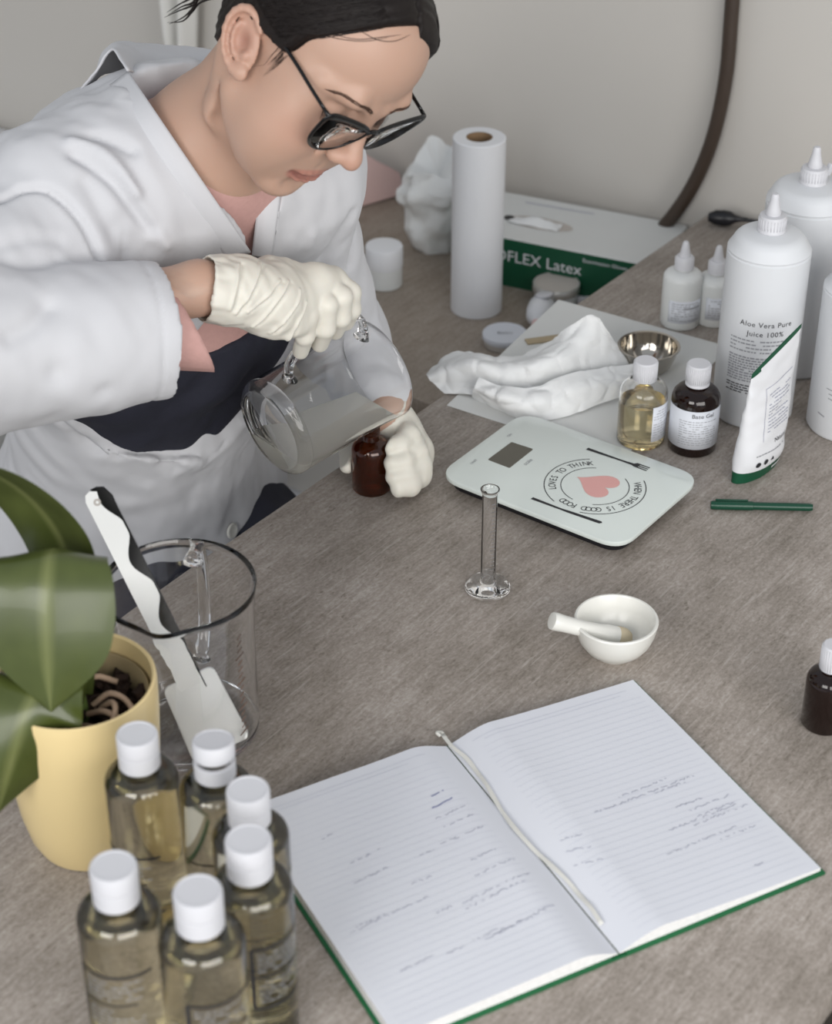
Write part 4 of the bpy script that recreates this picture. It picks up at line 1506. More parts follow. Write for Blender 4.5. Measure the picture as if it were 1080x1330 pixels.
# ------------------------------------------------------------------ distance-field modelling of the figure
class Field:
    def __init__(self, org, axes, lo, hi, res):
        """org: world point, axes: columns = grid axes in the world, lo/hi/res in metres"""
        self.org = np.array(org, float)
        self.A = np.array(axes, float)
        self.lo = np.array(lo, float)
        self.res = res
        self.n = np.ceil((np.array(hi) - self.lo) / res).astype(int) + 1
        self.d = np.full(tuple(self.n), 0.5, np.float32)
        self.g = [(self.lo[i] + res * np.arange(self.n[i])).astype(np.float32) for i in range(3)]

    def sl(self, c, r):
        q = (np.array(c) - self.org) @ self.A
        a = np.clip(np.floor((q - r - self.lo) / self.res).astype(int), 0, self.n)
        b = np.clip(np.ceil((q + r - self.lo) / self.res).astype(int) + 1, 0, self.n)
        if (b <= a).any():
            return None
        return tuple(slice(a[i], b[i]) for i in range(3))

    def pts(self, s):
        gx, gy, gz = [self.g[i][s[i]] for i in range(3)]
        X, Y, Z = np.meshgrid(gx, gy, gz, indexing='ij')
        A = self.A.astype(np.float32)
        o = self.org.astype(np.float32)
        return np.stack([o[k] + A[k, 0] * X + A[k, 1] * Y + A[k, 2] * Z for k in range(3)], -1)

    def op(self, c, r, fn, k=0.01, mode='add'):
        s = self.sl(c, r + k + 0.012)
        if s is None:
            return
        p = self.pts(s)
        v = fn(p).astype(np.float32)
        d = self.d[s]
        if mode == 'add':
            h = np.maximum(k - np.abs(d - v), 0) / max(k, 1e-6)
            self.d[s] = np.minimum(d, v) - h * h * k * .25
        elif mode == 'sub':
            v = -v
            h = np.maximum(k - np.abs(d - v), 0) / max(k, 1e-6)
            self.d[s] = np.maximum(d, v) + h * h * k * .25
        elif mode == 'and':
            h = np.maximum(k - np.abs(d - v), 0) / max(k, 1e-6)
            self.d[s] = np.maximum(d, v) + h * h * k * .25

    def ell(self, c, rad, axes=None, k=0.01, mode='add'):
        c = np.array(c, np.float32)
        rad = np.array(rad, np.float32)
        A = np.eye(3, dtype=np.float32) if axes is None else np.array(axes, np.float32)

        def fn(p):
            q = (p - c) @ A
            k0 = np.sqrt(((q / rad) ** 2).sum(-1))
            k1 = np.sqrt(((q / rad ** 2) ** 2).sum(-1)) + 1e-9
            return k0 * (k0 - 1) / k1
        self.op(c, float(rad.max()), fn, k, mode)

    def cone(self, a, b, ra, rb=None, k=0.01, mode='add'):
        rb = ra if rb is None else rb
        a = np.array(a, np.float32)
        b = np.array(b, np.float32)
        ab = b - a
        L2 = float(ab @ ab) + 1e-12

        def fn(p):
            q = p - a
            t = np.clip((q @ ab) / L2, 0, 1)
            return np.sqrt(((q - t[..., None] * ab) ** 2).sum(-1)) - (ra + (rb - ra) * t)
        self.op((a + b) / 2, math.sqrt(L2) / 2 + max(ra, rb), fn, k, mode)

    def chain(self, pts, rad, k=0.006, mode='add'):
        n = len(pts)
        rad = [rad] * n if np.isscalar(rad) else rad
        for i in range(n - 1):
            self.cone(pts[i], pts[i + 1], rad[i], rad[i + 1], k, mode)

    def half(self, c, nrm, r, k=0.003):
        """keep the side the normal points away from, within radius r of c"""
        c = np.array(c, np.float32)
        nrm = np.array(nrm, np.float32)
        nrm = nrm / np.linalg.norm(nrm)
        self.op(c, r, lambda p: (p - c) @ nrm, k, 'and')

    def mesh(self):
        d = self.d
        n = d.shape
        ins = d < 0
        tot = np.zeros(tuple(x - 1 for x in n), np.int8)
        cor = [(i, j, k) for i in (0, 1) for j in (0, 1) for k in (0, 1)]
        S = lambda a, c: a[c[0]:n[0] - 1 + c[0], c[1]:n[1] - 1 + c[1], c[2]:n[2] - 1 + c[2]]
        for c in cor:
            tot += S(ins, c)
        act = (tot > 0) & (tot < 8)
        idx = np.argwhere(act)
        vid = np.full(act.shape, -1, np.int64)
        vid[tuple(idx.T)] = np.arange(len(idx))
        acc = np.zeros((len(idx), 3))
        cnt = np.zeros(len(idx))
        val = {c: d[idx[:, 0] + c[0], idx[:, 1] + c[1], idx[:, 2] + c[2]].astype(float) for c in cor}
        for c in cor:
            for ax in range(3):
                if c[ax]:
                    continue
                e = list(c)
                e[ax] = 1
                e = tuple(e)
                va, vb = val[c], val[e]
                m = (va < 0) != (vb < 0)
                t = va[m] / (va[m] - vb[m])
                p = np.tile(np.array(c, float), (m.sum(), 1))
                p[:, ax] += t
                acc[m] += p
                cnt[m] += 1
        loc = (idx + acc / cnt[:, None]) * self.res + self.lo
        V = self.org + loc @ self.A.T
        Q = []
        for ax in range(3):
            u, w_ = (ax + 1) % 3, (ax + 2) % 3
            a = [slice(1, n[i] - 1) for i in range(3)]
            b = list(a)
            a[ax] = slice(0, n[ax] - 1)
            b[ax] = slice(1, n[ax])
            A_, B_ = ins[tuple(a)], ins[tuple(b)]
            for flip, msk in ((False, A_ & ~B_), (True, ~A_ & B_)):
                e = np.argwhere(msk)
                if not len(e):
                    continue
                e = e + np.array([0 if i == ax else 1 for i in range(3)])
                du = np.zeros(3, int)
                du[u] = 1
                dw = np.zeros(3, int)
                dw[w_] = 1
                g = lambda o: vid[tuple((e - o).T)]
                q = np.stack([g(du + dw), g(dw), g(0 * du), g(du)], 1)
                q = q if not flip else q[:, ::-1]
                Q.append(q[(q >= 0).all(1)])
        return V, np.concatenate(Q)


def np_mesh(V, Q):
    me = bpy.data.meshes.new('m')
    me.vertices.add(len(V))
    me.vertices.foreach_set('co', np.asarray(V, np.float32).ravel())
    n = len(Q)
    me.loops.add(4 * n)
    me.polygons.add(n)
    me.loops.foreach_set('vertex_index', np.asarray(Q, np.int32).ravel())
    me.polygons.foreach_set('loop_start', np.arange(0, 4 * n, 4, dtype=np.int32))
    me.update(calc_edges=True)
    me.validate()
    return me


def vnormals(me):
    nv = np.zeros(len(me.vertices) * 3, np.float32)
    me.vertices.foreach_get('normal', nv)
    return nv.reshape(-1, 3)


def relax(V, Q, it=2, lam=.5):
    """Laplacian smoothing of a quad soup"""
    V = V.copy()
    e = np.concatenate([Q[:, [0, 1]], Q[:, [1, 2]], Q[:, [2, 3]], Q[:, [3, 0]]])
    e = np.concatenate([e, e[:, ::-1]])
    for _ in range(it):
        s = np.zeros_like(V)
        for k in range(3):
            s[:, k] = np.bincount(e[:, 0], V[e[:, 1], k], len(V))
        c = np.bincount(e[:, 0], minlength=len(V))[:, None]
        V += lam * (s / np.maximum(c, 1) - V)
    return V


_rg = np.random.default_rng(5)
_LAT = _rg.random((32, 32, 32)).astype(np.float32) * 2 - 1


def vnoise(P):
    """value noise at an (n,3) array"""
    f = np.floor(P).astype(int)
    t = P - f
    t = t * t * (3 - 2 * t)
    out = 0
    for i in (0, 1):
        for j in (0, 1):
            for k in (0, 1):
                w_ = (t[:, 0] if i else 1 - t[:, 0]) * (t[:, 1] if j else 1 - t[:, 1]) * (t[:, 2] if k else 1 - t[:, 2])
                out = out + w_ * _LAT[(f[:, 0] + i) % 32, (f[:, 1] + j) % 32, (f[:, 2] + k) % 32]
    return out


def seg_dist(P, a, b):
    a, b = np.array(a, float), np.array(b, float)
    ab = b - a
    t = np.clip(((P - a) @ ab) / (ab @ ab + 1e-12), 0, 1)
    return np.linalg.norm(P - a - t[:, None] * ab, axis=1), t


def folds(P, N, dirs, amp, freq, stretch=5.0, seed=0):
    """ridged folds running along dirs (world vector)"""
    a = np.array(dirs, float)
    a /= np.linalg.norm(a)
    b = np.cross(a, [0.3, 0.5, 0.81])
    b /= np.linalg.norm(b)
    c = np.cross(a, b)
    q = np.stack([(P @ a) * freq / stretch, (P @ b) * freq, (P @ c) * freq], 1) + seed * 3.7
    n = vnoise(q)
    n2 = vnoise(q * 2.1 + 11)
    return amp * (n + .45 * n2)


def creases(P, lines):
    """lines: (polyline, width, depth): grooves (depth<0) or ridges"""
    dz = np.zeros(len(P))
    for pl, wd, dp in lines:
        best = np.full(len(P), 1e3)
        for a, b in zip(pl[:-1], pl[1:]):
            best = np.minimum(best, seg_dist(P, a, b)[0])
        dz += dp * np.exp(-(best / wd) ** 2)
    return dz


# ------------------------------------------------------------------ the woman
HT = np.array([-.105, 1.737, .542])
HR = np.array([[-0.57400, 0.48757, 0.65788], [-0.75789, -0.62053, -0.20137], [0.31005, -0.61418, 0.72570]])
HS = .0105


def hl(x, y, z):
    return HT + HS * (HR @ np.array([x, y, z], float))


def hm(P):
    return ((P - HT) @ HR) / HS


NB_ = np.array([-.205, 1.805, .415])        # base of the neck
RS = np.array([-.352, 1.735, .378])         # shoulder joints
LS = np.array([-.138, 1.892, .352])
HC = np.array([-.375, 2.030, -.180])        # hip centre
MID = (RS + LS) / 2 + np.array([-.012, .018, -.01])
SP = HC - MID
SPN = SP / np.linalg.norm(SP)
RD = (RS - LS) / np.linalg.norm(RS - LS)
FD = np.cross(RD, SPN)
FD = FD / np.linalg.norm(FD)
if FD[1] > 0:
    FD = -FD
RD2 = np.cross(FD, SPN)
if RD2 @ RD < 0:
    RD2 = -RD2
TA = np.stack([RD2, FD, SPN], 1)
RE = np.array((-0.4560, 1.5296, 0.3284))
RW = np.array((-0.2090, 1.6517, 0.3354))
RG = np.array((-0.2408, 1.6235, 0.3036))             # middle of the right cuff opening
LE = np.array((-0.0915, 2.0066, 0.0888))
LW = np.array((-0.0349, 1.8656, 0.0661))


def sp(t):
    return MID + SP * t


def torso(F, off, k=.05, lower=True):
    F.cone(RS, LS, .050 + off, .050 + off, k)
    F.ell(sp(.10) - FD * .012, (.150 + off, .092 + off, .125 + off), TA, k)
    F.ell(sp(.32), (.148 + off, .098 + off, .170 + off), TA, k)
    F.ell(sp(.30) + FD * .040, (.125 + off, .066 + off, .080 + off), TA, k)
    F.ell(sp(.62), (.132 + off, .098 + off, .150 + off), TA, k)
    if lower:
        F.ell(HC, (.175 + off, .118 + off, .135 + off), TA, k)
        for s in (-1, 1):
            h = HC + RD2 * .085 * s
            kn = h + np.array([.80, -.60, 0]) * .34 + np.array([0, 0, -.10])
            F.cone(h, kn, .082 + off, .058 + off, k)
            F.cone(kn, kn + np.array([-.10, .06, -.42]), .055 + off, .040 + off, .03)


def body_prims(F):
    torso(F, 0.0)
    nk = hl(0, -1.2, -3)
    F.cone(nk, NB_ + np.array([-.012, .01, -.01]), .052, .058, .02)
    F.cone(NB_, RS + np.array([.02, 0, 0]), .050, .046, .05)
    F.cone(NB_, LS, .050, .046, .05)
    for s, e, wr in ((RS, RE, RW), (LS, LE, LW)):
        F.cone(s, e, .050, .040, .02)
        F.cone(e, wr, .040, .0255, .012)
    # hands inside the gloves
    F.cone(RW, np.array((-0.1793, 1.6635, 0.3261)), .0245, .022, .012)
    F.cone(np.array((-0.1793, 1.6635, 0.3261)), np.array((-0.1191, 1.7073, 0.2979)), .022, .018, .012)
    F.cone(LW, np.array((-0.0158, 1.8610, 0.0464)), .0225, .020, .012)


head = Field(HT, HR, (-.135, -.125, -.195), (.135, .145, .155), .0017)
c_ = HS
E = lambda c, r, k=.010, mode='add', ax=None: head.ell(hl(*c), np.array(r) * c_, HR if ax is None else HR @ ax, k, mode)
K = lambda a, b, ra, rb=None, k=.006, mode='add': head.cone(hl(*a), hl(*b), ra * c_, (ra if rb is None else rb) * c_, k, mode)
CH = lambda pts, rad, k=.004, mode='add': head.chain([hl(*p) for p in pts], [r * c_ for r in rad] if not np.isscalar(rad) else rad * c_, k, mode)
body_prims(head)
E((0, -.6, 4.2), (7.25, 9.0, 8.4), .02)
E((0, 3.2, 5.6), (6.3, 6.0, 5.6), .02)
E((0, 3.0, -1.2), (6.1, 6.2, 6.6), .02)
E((0, 2.6, -5.8), (5.1, 5.3, 4.4), .02)
for s in (-1, 1):
    K((5.5 * s, .8, -4.6), (1.3 * s, 7.0, -9.0), 1.55, 1.4, .02)
    E((4.3 * s, 6.0, -.9), (2.1, 1.9, 2.0), .02)
    E((3.2 * s, 6.2, -3.9), (2.5, 2.2, 2.6), .02)
    E((5.0 * s, 2.9, -4.2), (1.5, 2.7, 3.0), .02)
    E((4.1 * s, 4.7, -2.8), (2.5, 3.0, 3.2), .02)
    E((5.5 * s, 4.6, 1.0), (1.3, 2.6, 2.6), .016)
    E((4.4 * s, 5.3, -3.6), (1.9, 2.2, 2.6), .03)
    E((3.0 * s, 5.5, -6.8), (2.0, 1.8, 2.2), .03)
E((0, 7.35, -9.3), (1.7, 1.45, 1.35), .016)
E((0, 6.7, -5.6), (2.9, 2.25, 2.9), .02)
for s in (-1, 1):
    CH([(1.0 * s, 8.75, 3.2), (3.2 * s, 8.35, 3.9), (5.3 * s, 6.3, 3.4)], [.75, .8, .7], .012)
    E((3.1 * s, 9.6, 1.5), (1.75, 1.5, 1.15), .012, 'sub')
    E((3.15 * s, 7.05, 1.6), (1.45, 1.38, 1.35), .004)
    # lid folds
    CH([(1.75 * s, 8.25, 1.35), (2.6 * s, 8.62, .95), (3.6 * s, 8.45, .9), (4.5 * s, 7.75, 1.25)], .10, .002, 'sub')
    CH([(1.8 * s, 8.55, 2.25), (3.0 * s, 8.75, 2.6), (4.5 * s, 7.9, 2.2)], .12, .004, 'sub')
K((0, 8.5, 2.6), (0, 10.35, -1.0), .62, .80, .014)
E((0, 10.95, -1.7), (.95, .90, .88), .010)
for s in (-1, 1):
    E((1.05 * s, 9.75, -2.15), (.78, .95, .72), .007)
    E((.52 * s, 10.35, -2.75), (.36, .55, .30), .003, 'sub')
    K((1.62 * s, 8.9, -2.2), (2.35 * s, 8.1, -3.9), .12, .16, .008, 'sub')
# mouth
tv_, tq_ = head.mesh()
lip_bvh = BVHTree.FromPolygons([tuple(v) for v in tv_.tolist()], [tuple(q) for q in tq_.tolist()])


def ysurf(x, z):
    h = lip_bvh.ray_cast(Vector(hl(x, 16, z)), Vector(HR @ np.array([0, -1.0, 0])))
    return float(hm(np.array([h[0]]))[0][1])


lip_u = [(x, ysurf(x, z) - .14, z) for x, z in ((-2.3, -6.12), (-1.3, -6.02), (-.45, -5.92), (0, -6.0), (.45, -5.92), (1.3, -6.02), (2.3, -6.12))]
lip_l = [(x, ysurf(x, z) - .02, z) for x, z in ((-2.1, -6.42), (-1.1, -6.86), (0, -7.02), (1.1, -6.86), (2.1, -6.42))]
lip_c = [(x, ysurf(x, z) + .16 - .02 * abs(x), z) for x, z in ((-2.6, -6.10), (-1.2, -6.36), (0, -6.44), (1.2, -6.36), (2.6, -6.10))]
CH(lip_u, [.12, .24, .29, .28, .29, .24, .12], .004)
CH(lip_l, [.16, .42, .48, .42, .16], .004)
CH(lip_c, [.20, .24, .25, .24, .20], .0016, 'sub')
for s in (-1, 1):
    CH([(1.72 * s, 9.35, -1.25), (1.92 * s, 9.0, -2.1), (1.6 * s, 9.1, -2.9)], .13, .004, 'sub')
K((-.9, 9.15, -8.0), (.9, 9.15, -8.0), .40, .40, .014, 'sub')
K((0, 9.75, -3.6), (0, 9.55, -4.9), .18, .2, .006, 'sub')
# ears
for s in (-1, 1):
    cx, cy, cz = 7.15, -.75, -.25
    au = np.array([-.72, .69])
    bu = np.array([-.69, -.72])

    def ep(a, sc=1.0, dx=0.0, A=2.75, B=1.75):
        q = np.array([cy, cz]) + au * A * sc * math.cos(R(a)) + bu * B * sc * math.sin(R(a))
        return (s * (cx + .55 + .35 * math.sin(R(a)) * sc + dx), q[0], q[1])
    E((s * (cx + .1), cy, cz), (.42, 2.55, 1.5), .006, 'add', np.array([[1, 0, 0], [0, au[0], bu[0]], [0, au[1], bu[1]]]))
    CH([ep(a) for a in range(-70, 171, 20)], [.28, .34, .38, .40, .40, .40, .40, .38, .36, .36, .36, .36, .36], .003)
    E(ep(176, .96), (.42, .85, .80), .005)
    CH([ep(a, .60, -.06) for a in range(20, 151, 26)], [.26, .28, .30, .30, .28, .24], .003)
    E(ep(-160, .42, .05), (.34, .60, .50), .004)
    E(ep(0, 0.0, .34), (.62, 1.0, .74), .004, 'sub', np.array([[1, 0, 0], [0, au[0], bu[0]], [0, au[1], bu[1]]]))
    CH([ep(a, .80, .18) for a in range(-40, 121, 20)], .16, .003, 'sub')
# neck cord and the fold below the jaw
head.chain([hl(5.4, -2.4, -3.2), hl(3.9, .4, -8.5), NB_ + np.array([.048, -.052, .008])], [.013, .0125, .010], .018)
head.chain([hl(5.9, .2, -5.2), hl(4.9, 1.6, -8.6), hl(3.3, 3.2, -11.2)], [.0035, .004, .003], .012, 'sub')
V1, Q1 = head.mesh()
V1 = relax(V1, Q1, 1, .4)
head_d = head.d

bodyf = Field((0, 0, 0), np.eye(3), (-.66, 1.38, -.72), (.10, 2.24, .56), .0065)
body_prims(bodyf)
# leave out what the finer grid covers
h0 = np.array([-.135, -.125, -.195]) + .012
h1 = np.array([.135, .145, .155]) - .012
s_ = bodyf.sl(HT, .30)
p_ = (bodyf.pts(s_) - HT.astype(np.float32)) @ HR.astype(np.float32)
bx_ = np.max(np.maximum(h0.astype(np.float32) - p_, p_ - h1.astype(np.float32)), -1)
bodyf.d[s_] = np.maximum(bodyf.d[s_], -bx_)
V2, Q2 = bodyf.mesh()
VB = np.concatenate([V1, V2])
QB = np.concatenate([Q1, Q2 + len(V1)])

W = thing('person', 'dark-haired woman in glasses and white coat leaning over the table, pouring from a jug', 'person', (HC[0], HC[1], FLOOR))
WO = np.array([HC[0], HC[1], FLOOR])
skin = mat('skin', '#b59380', 0.46, var=0.05, vscale=14, bump=.06, bscale=700, sss=.12, attr='tone', bdist=.0004)
me = np_mesh(VB - WO, QB)
body = link_mesh('body', me, skin, W)
hp = hm(VB)
tone = np.ones((len(VB), 4), np.float32)


def lipdist(pts):
    d = np.full(len(hp), 9.0)
    for a, b in zip(pts[:-1], pts[1:]):
        d = np.minimum(d, seg_dist(hp, a, b)[0])
    return d


dl = np.minimum(lipdist(lip_u) - .10, lipdist(lip_l) - .10)
kl = np.clip((.62 - dl) / .25, 0, 1)[:, None]
tone[:, :3] = tone[:, :3] * (1 - kl) + np.array([.88, .66, .68]) * kl
dc = lipdist(lip_c)
kc = np.exp(-(dc / .30) ** 2)[:, None]
tone[:, :3] *= 1 - kc * np.array([.60, .74, .72])
ck = np.exp(-(np.linalg.norm((hp - np.array([4.6, 6.8, -1.6])) / np.array([2.4, 2.4, 2.0]), axis=1)) ** 2)[:, None]
ck = ck + np.exp(-(np.linalg.norm((hp - np.array([0, 11.2, -1.8])) / np.array([1.6, 1.6, 1.4]), axis=1)) ** 2)[:, None]
er = (np.exp(-(np.linalg.norm((hp - np.array([7.9, -1.0, 0])) / np.array([1.2, 3.0, 3.0]), axis=1)) ** 2))[:, None]
tone[:, :3] *= 1 - (ck * .8 + er * .7) * np.array([.0, .13, .13])
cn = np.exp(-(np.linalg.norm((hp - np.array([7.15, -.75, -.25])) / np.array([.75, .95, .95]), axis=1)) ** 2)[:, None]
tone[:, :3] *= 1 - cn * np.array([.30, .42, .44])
mo = np.exp(-(np.linalg.norm(hp - np.array([6.35, 4.1, -2.7]), axis=1) / .16) ** 2)[:, None]
tone[:, :3] *= 1 - mo * np.array([.4, .5, .55])
ca = body.data.color_attributes.new('tone', 'FLOAT_COLOR', 'POINT')
ca.data.foreach_set('color', tone.ravel())
nh = len(V1)
face_bvh = BVHTree.FromPolygons([tuple(v) for v in V1.tolist()], [tuple(q) for q in Q1.tolist()])


def onface(x, z, off=0.0):
    o = Vector(hl(x, 16, z))
    dr = Vector(HR @ np.array([0, -1.0, 0]))
    h = face_bvh.ray_cast(o, dr)
    return np.array(h[0] - dr * off)


def snap(p, off=0.0):
    h = face_bvh.find_nearest(Vector(p))
    return np.array(h[0] + h[1] * off)


# eyebrows and lashes (hair, children of the figure)
hair_m = mat('dark_hair', '#17110f', 0.5, var=.35, vscale=60, spec=.3)
brow_m = mat('brow_hair', '#4a3327', .6, var=.2)
rh = random.Random(6)
for s in (1, -1):
    L = []
    line = [(1.15, 3.35), (2.2, 3.85), (3.4, 4.15), (4.6, 3.95), (5.5, 3.35)]
    cl = catmull([(a, b, 0) for a, b in line], 12)
    for i, q in enumerate(cl[:-1]):
        f = i / len(cl)
        for r_ in range(3):
            zz = q[1] + rh.uniform(-.20, .20) * (1 - .65 * f)
            x0 = q[0] + rh.uniform(-.1, .1)
            a_ = onface(s * x0, zz, .0004)
            b_2 = onface(s * (x0 + .45), zz + (.22 - .5 * f) * .6, .0009)
            L.append(tube_vf([a_ - WO, (a_ + b_2) / 2 - WO + np.array([0, 0, .0003]), b_2 - WO], [.00026, .00022, .00006], 4))
    V, F = join_vf(L)
    o = mesh_obj('eyebrow', V, F, brow_m, W)
    o['kind'] = 'stuff'
    L = []
    for i in range(26):
        f = i / 25
        x0 = 1.7 + 2.9 * f
        z0 = 1.35 - .45 * math.sin(PI * f) + .0
        a_ = onface(s * x0, z0, .0002)
        dr = HR @ np.array([s * (.25 + .5 * f), .9, -.75])
        b_2 = a_ + dr * .0075
        L.append(tube_vf([a_ - WO, (a_ + b_2) / 2 - WO - np.array([0, 0, .0006]), b_2 - WO], [.00035, .00028, .00006], 4))
    V, F = join_vf(L)
    o = mesh_obj('eyelashes', V, F, hair_m, W)
    o['kind'] = 'stuff'

# hair
hairf = Field(HT, HR, (-.105, -.185, -.085), (.105, .115, .155), .0022)
hE = lambda c, r, k=.010, mode='add': hairf.ell(hl(*c), np.array(r) * c_, HR, k, mode)
hE((0, -.6, 4.2), (7.25, 9.0, 8.4), .02)
hE((0, 3.2, 5.6), (6.3, 6.0, 5.6), .02)
hE((0, -1.0, -1.0), (6.2, 6.6, 6.2), .02)
s_ = tuple(slice(0, n) for n in hairf.n)
P_ = hairf.pts(s_)
lp = (P_ - HT.astype(np.float32)) @ (HR.astype(np.float32) / HS)
x_, y_, z_ = lp[..., 0], lp[..., 1], lp[..., 2]
zt = [-9, -6.5, -5, -3.5, -1.5, .6, 1.6, 2.3, 3.2, 5.1, 7.05, 8.75, 9.95, 10.7, 11.6, 14]
yr = [-7, -5.4, -4.4, -3.6, -3.2, -2.9, -1.0, 2.5, 2.9, 3.2, 4.24, 5.1, 5.7, 6.0, 6.2, 6.2]
yl = [-7, -5.4, -4.4, -3.6, -3.2, -2.9, -1.0, 2.5, 3.4, 5.0, 6.6, 7.2, 7.0, 6.6, 6.2, 6.2]
yb = np.where(x_ > -.3, np.interp(z_, zt, yr), np.interp(z_, zt, yl)).astype(np.float32)
rowc = y_ - yb
wav = vnoise(np.stack([x_.ravel() * .35, y_.ravel() * .3, z_.ravel() * .35], 1)).reshape(x_.shape).astype(np.float32)
thick = .60 + .07 * np.sin(rowc * 6.5 + 2.2 * wav) + .04 * np.sin(rowc * 17 + 3 * wav)
thick = thick - .30 * np.exp(-((x_ - .2) / .22) ** 2) * (z_ > 5) * (y_ > -3)
hd = hairf.d - (thick * HS).astype(np.float32)
mk = (y_ - yb) * HS * .8
kk = .006
h_ = np.maximum(kk - np.abs(hd - mk), 0) / kk
hairf.d = (np.maximum(hd, mk) + h_ * h_ * kk * .25).astype(np.float32)
hE((0, -11.6, 6.4), (4.0, 3.4, 4.0), .012)
HV, HQ = hairf.mesh()
me = np_mesh(HV - WO, HQ)
hair = link_mesh('hair', me, hair_m, W)
L = []
for p in ([hl(6.4, 3.6, 6.2), hl(5.9, 4.9, 7.3), hl(4.8, 5.9, 8.4), hl(3.2, 6.4, 9.6)],
          [hl(6.2, 3.9, 6.8), hl(5.2, 5.4, 8.0), hl(3.8, 6.1, 9.2), hl(2.0, 6.5, 10.2)],
          [hl(5.0, 5.0, 8.6), hl(3.9, 6.2, 9.0), hl(2.6, 6.8, 9.7), hl(1.0, 6.6, 10.4)]):
    q = [snap(x, .0006) - WO for x in catmull(p, 5)]
    L.append(tube_vf(q, [.00030] * (len(q) - 4) + [.00026, .0002, .00014, .00006], 5))
# wisps in front of the ear
for k in range(24):
    p0 = np.array([6.9, rh.uniform(1.6, 2.9), rh.uniform(1.6, 2.8)])
    ln = rh.uniform(1.2, 3.0)
    q = [snap(hl(*(p0 + np.array([0, .20 * t - .30 * t * t, -ln * t]))), .0005) - WO for t in (0, .25, .5, .75, 1.0)]
    L.append(tube_vf(q, [.00016, .00015, .00012, .00009, .00004], 4))
# fine hair lying along the hairline
for k in range(90):
    side = 1 if rh.random() < .8 else -1
    z0, z1 = (11.0, rh.uniform(2.6, 8.0)) if rh.random() < .5 else (rh.uniform(7, 10.5), rh.uniform(2.4, 6.0))
    o0, o1 = rh.uniform(-.5, .25), rh.uniform(-.8, .2)
    q = []
    for i in range(8):
        f = i / 7
        zz = z0 + (z1 - z0) * f
        ye = float(np.interp(zz, zt, yr if side > 0 else yl)) + o0 + (o1 - o0) * f
        xs_ = side * 7.3 * math.sqrt(max(.0, 1 - ((zz - 4.2) / 8.6) ** 2)) * math.sqrt(max(.1, 1 - (ye / 10.5) ** 2))
        q.append(snap(hl(xs_, ye, zz), .0006 + .0020 * max(0, -(o0 + (o1 - o0) * f))) - WO)
    L.append(tube_vf(catmull(q, 3), [.00008] * 3 + [.00028] * 16 + [.0002, .00012, .00005], 4))
hb0 = BVHTree.FromPolygons([tuple(v) for v in HV.tolist()], [tuple(q) for q in HQ.tolist()])
hair_root = hb0.find_nearest(Vector((-0.1945, 1.7730, 0.5875)))[0]
for k in range(5):
    q = [np.array(hair_root), np.array((-0.2018, 1.7706, 0.5838)), np.array((-0.2105, 1.7650, 0.5754)), np.array((-0.2206, 1.7610, 0.5693)), np.array((-0.2352, 1.7578, 0.5645))]
    q = [a + np.array([rh.uniform(-1, 1), 0, rh.uniform(-1, 1)]) * .0022 * i / 3 + np.array([0, 0, .0035 * (k - 2) * min(1, i)]) - WO for i, a in enumerate(q)]
    L.append(tube_vf(catmull(q, 4), [.0011] * 10 + [.0010, .0008, .0007, .0006, .0004, .0003, .0001], 5))
V, F = join_vf(L)
o = mesh_obj('loose_hair', V, F, hair_m, W)
o['kind'] = 'stuff'
hb = BVHTree.FromPolygons([tuple(v) for v in HV.tolist()], [tuple(q) for q in HQ.tolist()])
L = []
for k in range(560):
    side = 1 if rh.random() < .72 else -1
    off = -abs(rh.gauss(0, 3.2)) - .1
    wob = rh.uniform(-.35, .35)
    q = []
    for i in range(12):
        f = i / 11
        zz = 11.6 - 8.6 * f
        ye = float(np.interp(zz, zt, yr if side > 0 else yl)) + off * (1 + .3 * f) + wob * math.sin(f * 4) - 4.5 * max(0, f - .6) ** 1.3
        xs_ = side * (.4 + 7.6 * math.sqrt(max(.0, 1 - ((zz - 4.2) / 8.9) ** 2)) * math.sqrt(max(.1, 1 - (ye / 10.5) ** 2)))
        h = hb.find_nearest(Vector(hl(xs_, ye, zz)))
        q.append(np.array(h[0] + h[1] * rh.uniform(-.0001, .0006)) - WO)
    L.append(tube_vf(q, [.0001, .0003] + [.00045] * 9 + [.0002], 4, False))
V, F = join_vf(L)
o = mesh_obj('hair_strands', V, F, hair_m, W)
o['kind'] = 'stuff'

# ------------------------------------------------------------------ glasses (worn: a part of the figure)
gl_m = M['gloss_black']
lens_m = mat('lens', '#ffffff', 0.0, trans=1.0, ior=1.3, var=0.0)


def rimloop(s):
    # cat-eye outline, local head coordinates (x, y, z)
    pts = [(.75, 10.35, 1.75), (1.7, 10.28, 2.25), (3.2, 10.10, 2.60), (5.2, 9.88, 2.95), (6.9, 9.68, 2.95), (6.95, 9.55, 1.6), (6.35, 9.45, -.15), (5.0, 9.50, -1.30), (3.4, 9.66, -1.55), (2.0, 9.90, -1.0), (1.1, 10.15, .2), (.75, 10.32, 1.1)]
    return [hl(s * x, y, z) for x, y, z in pts]


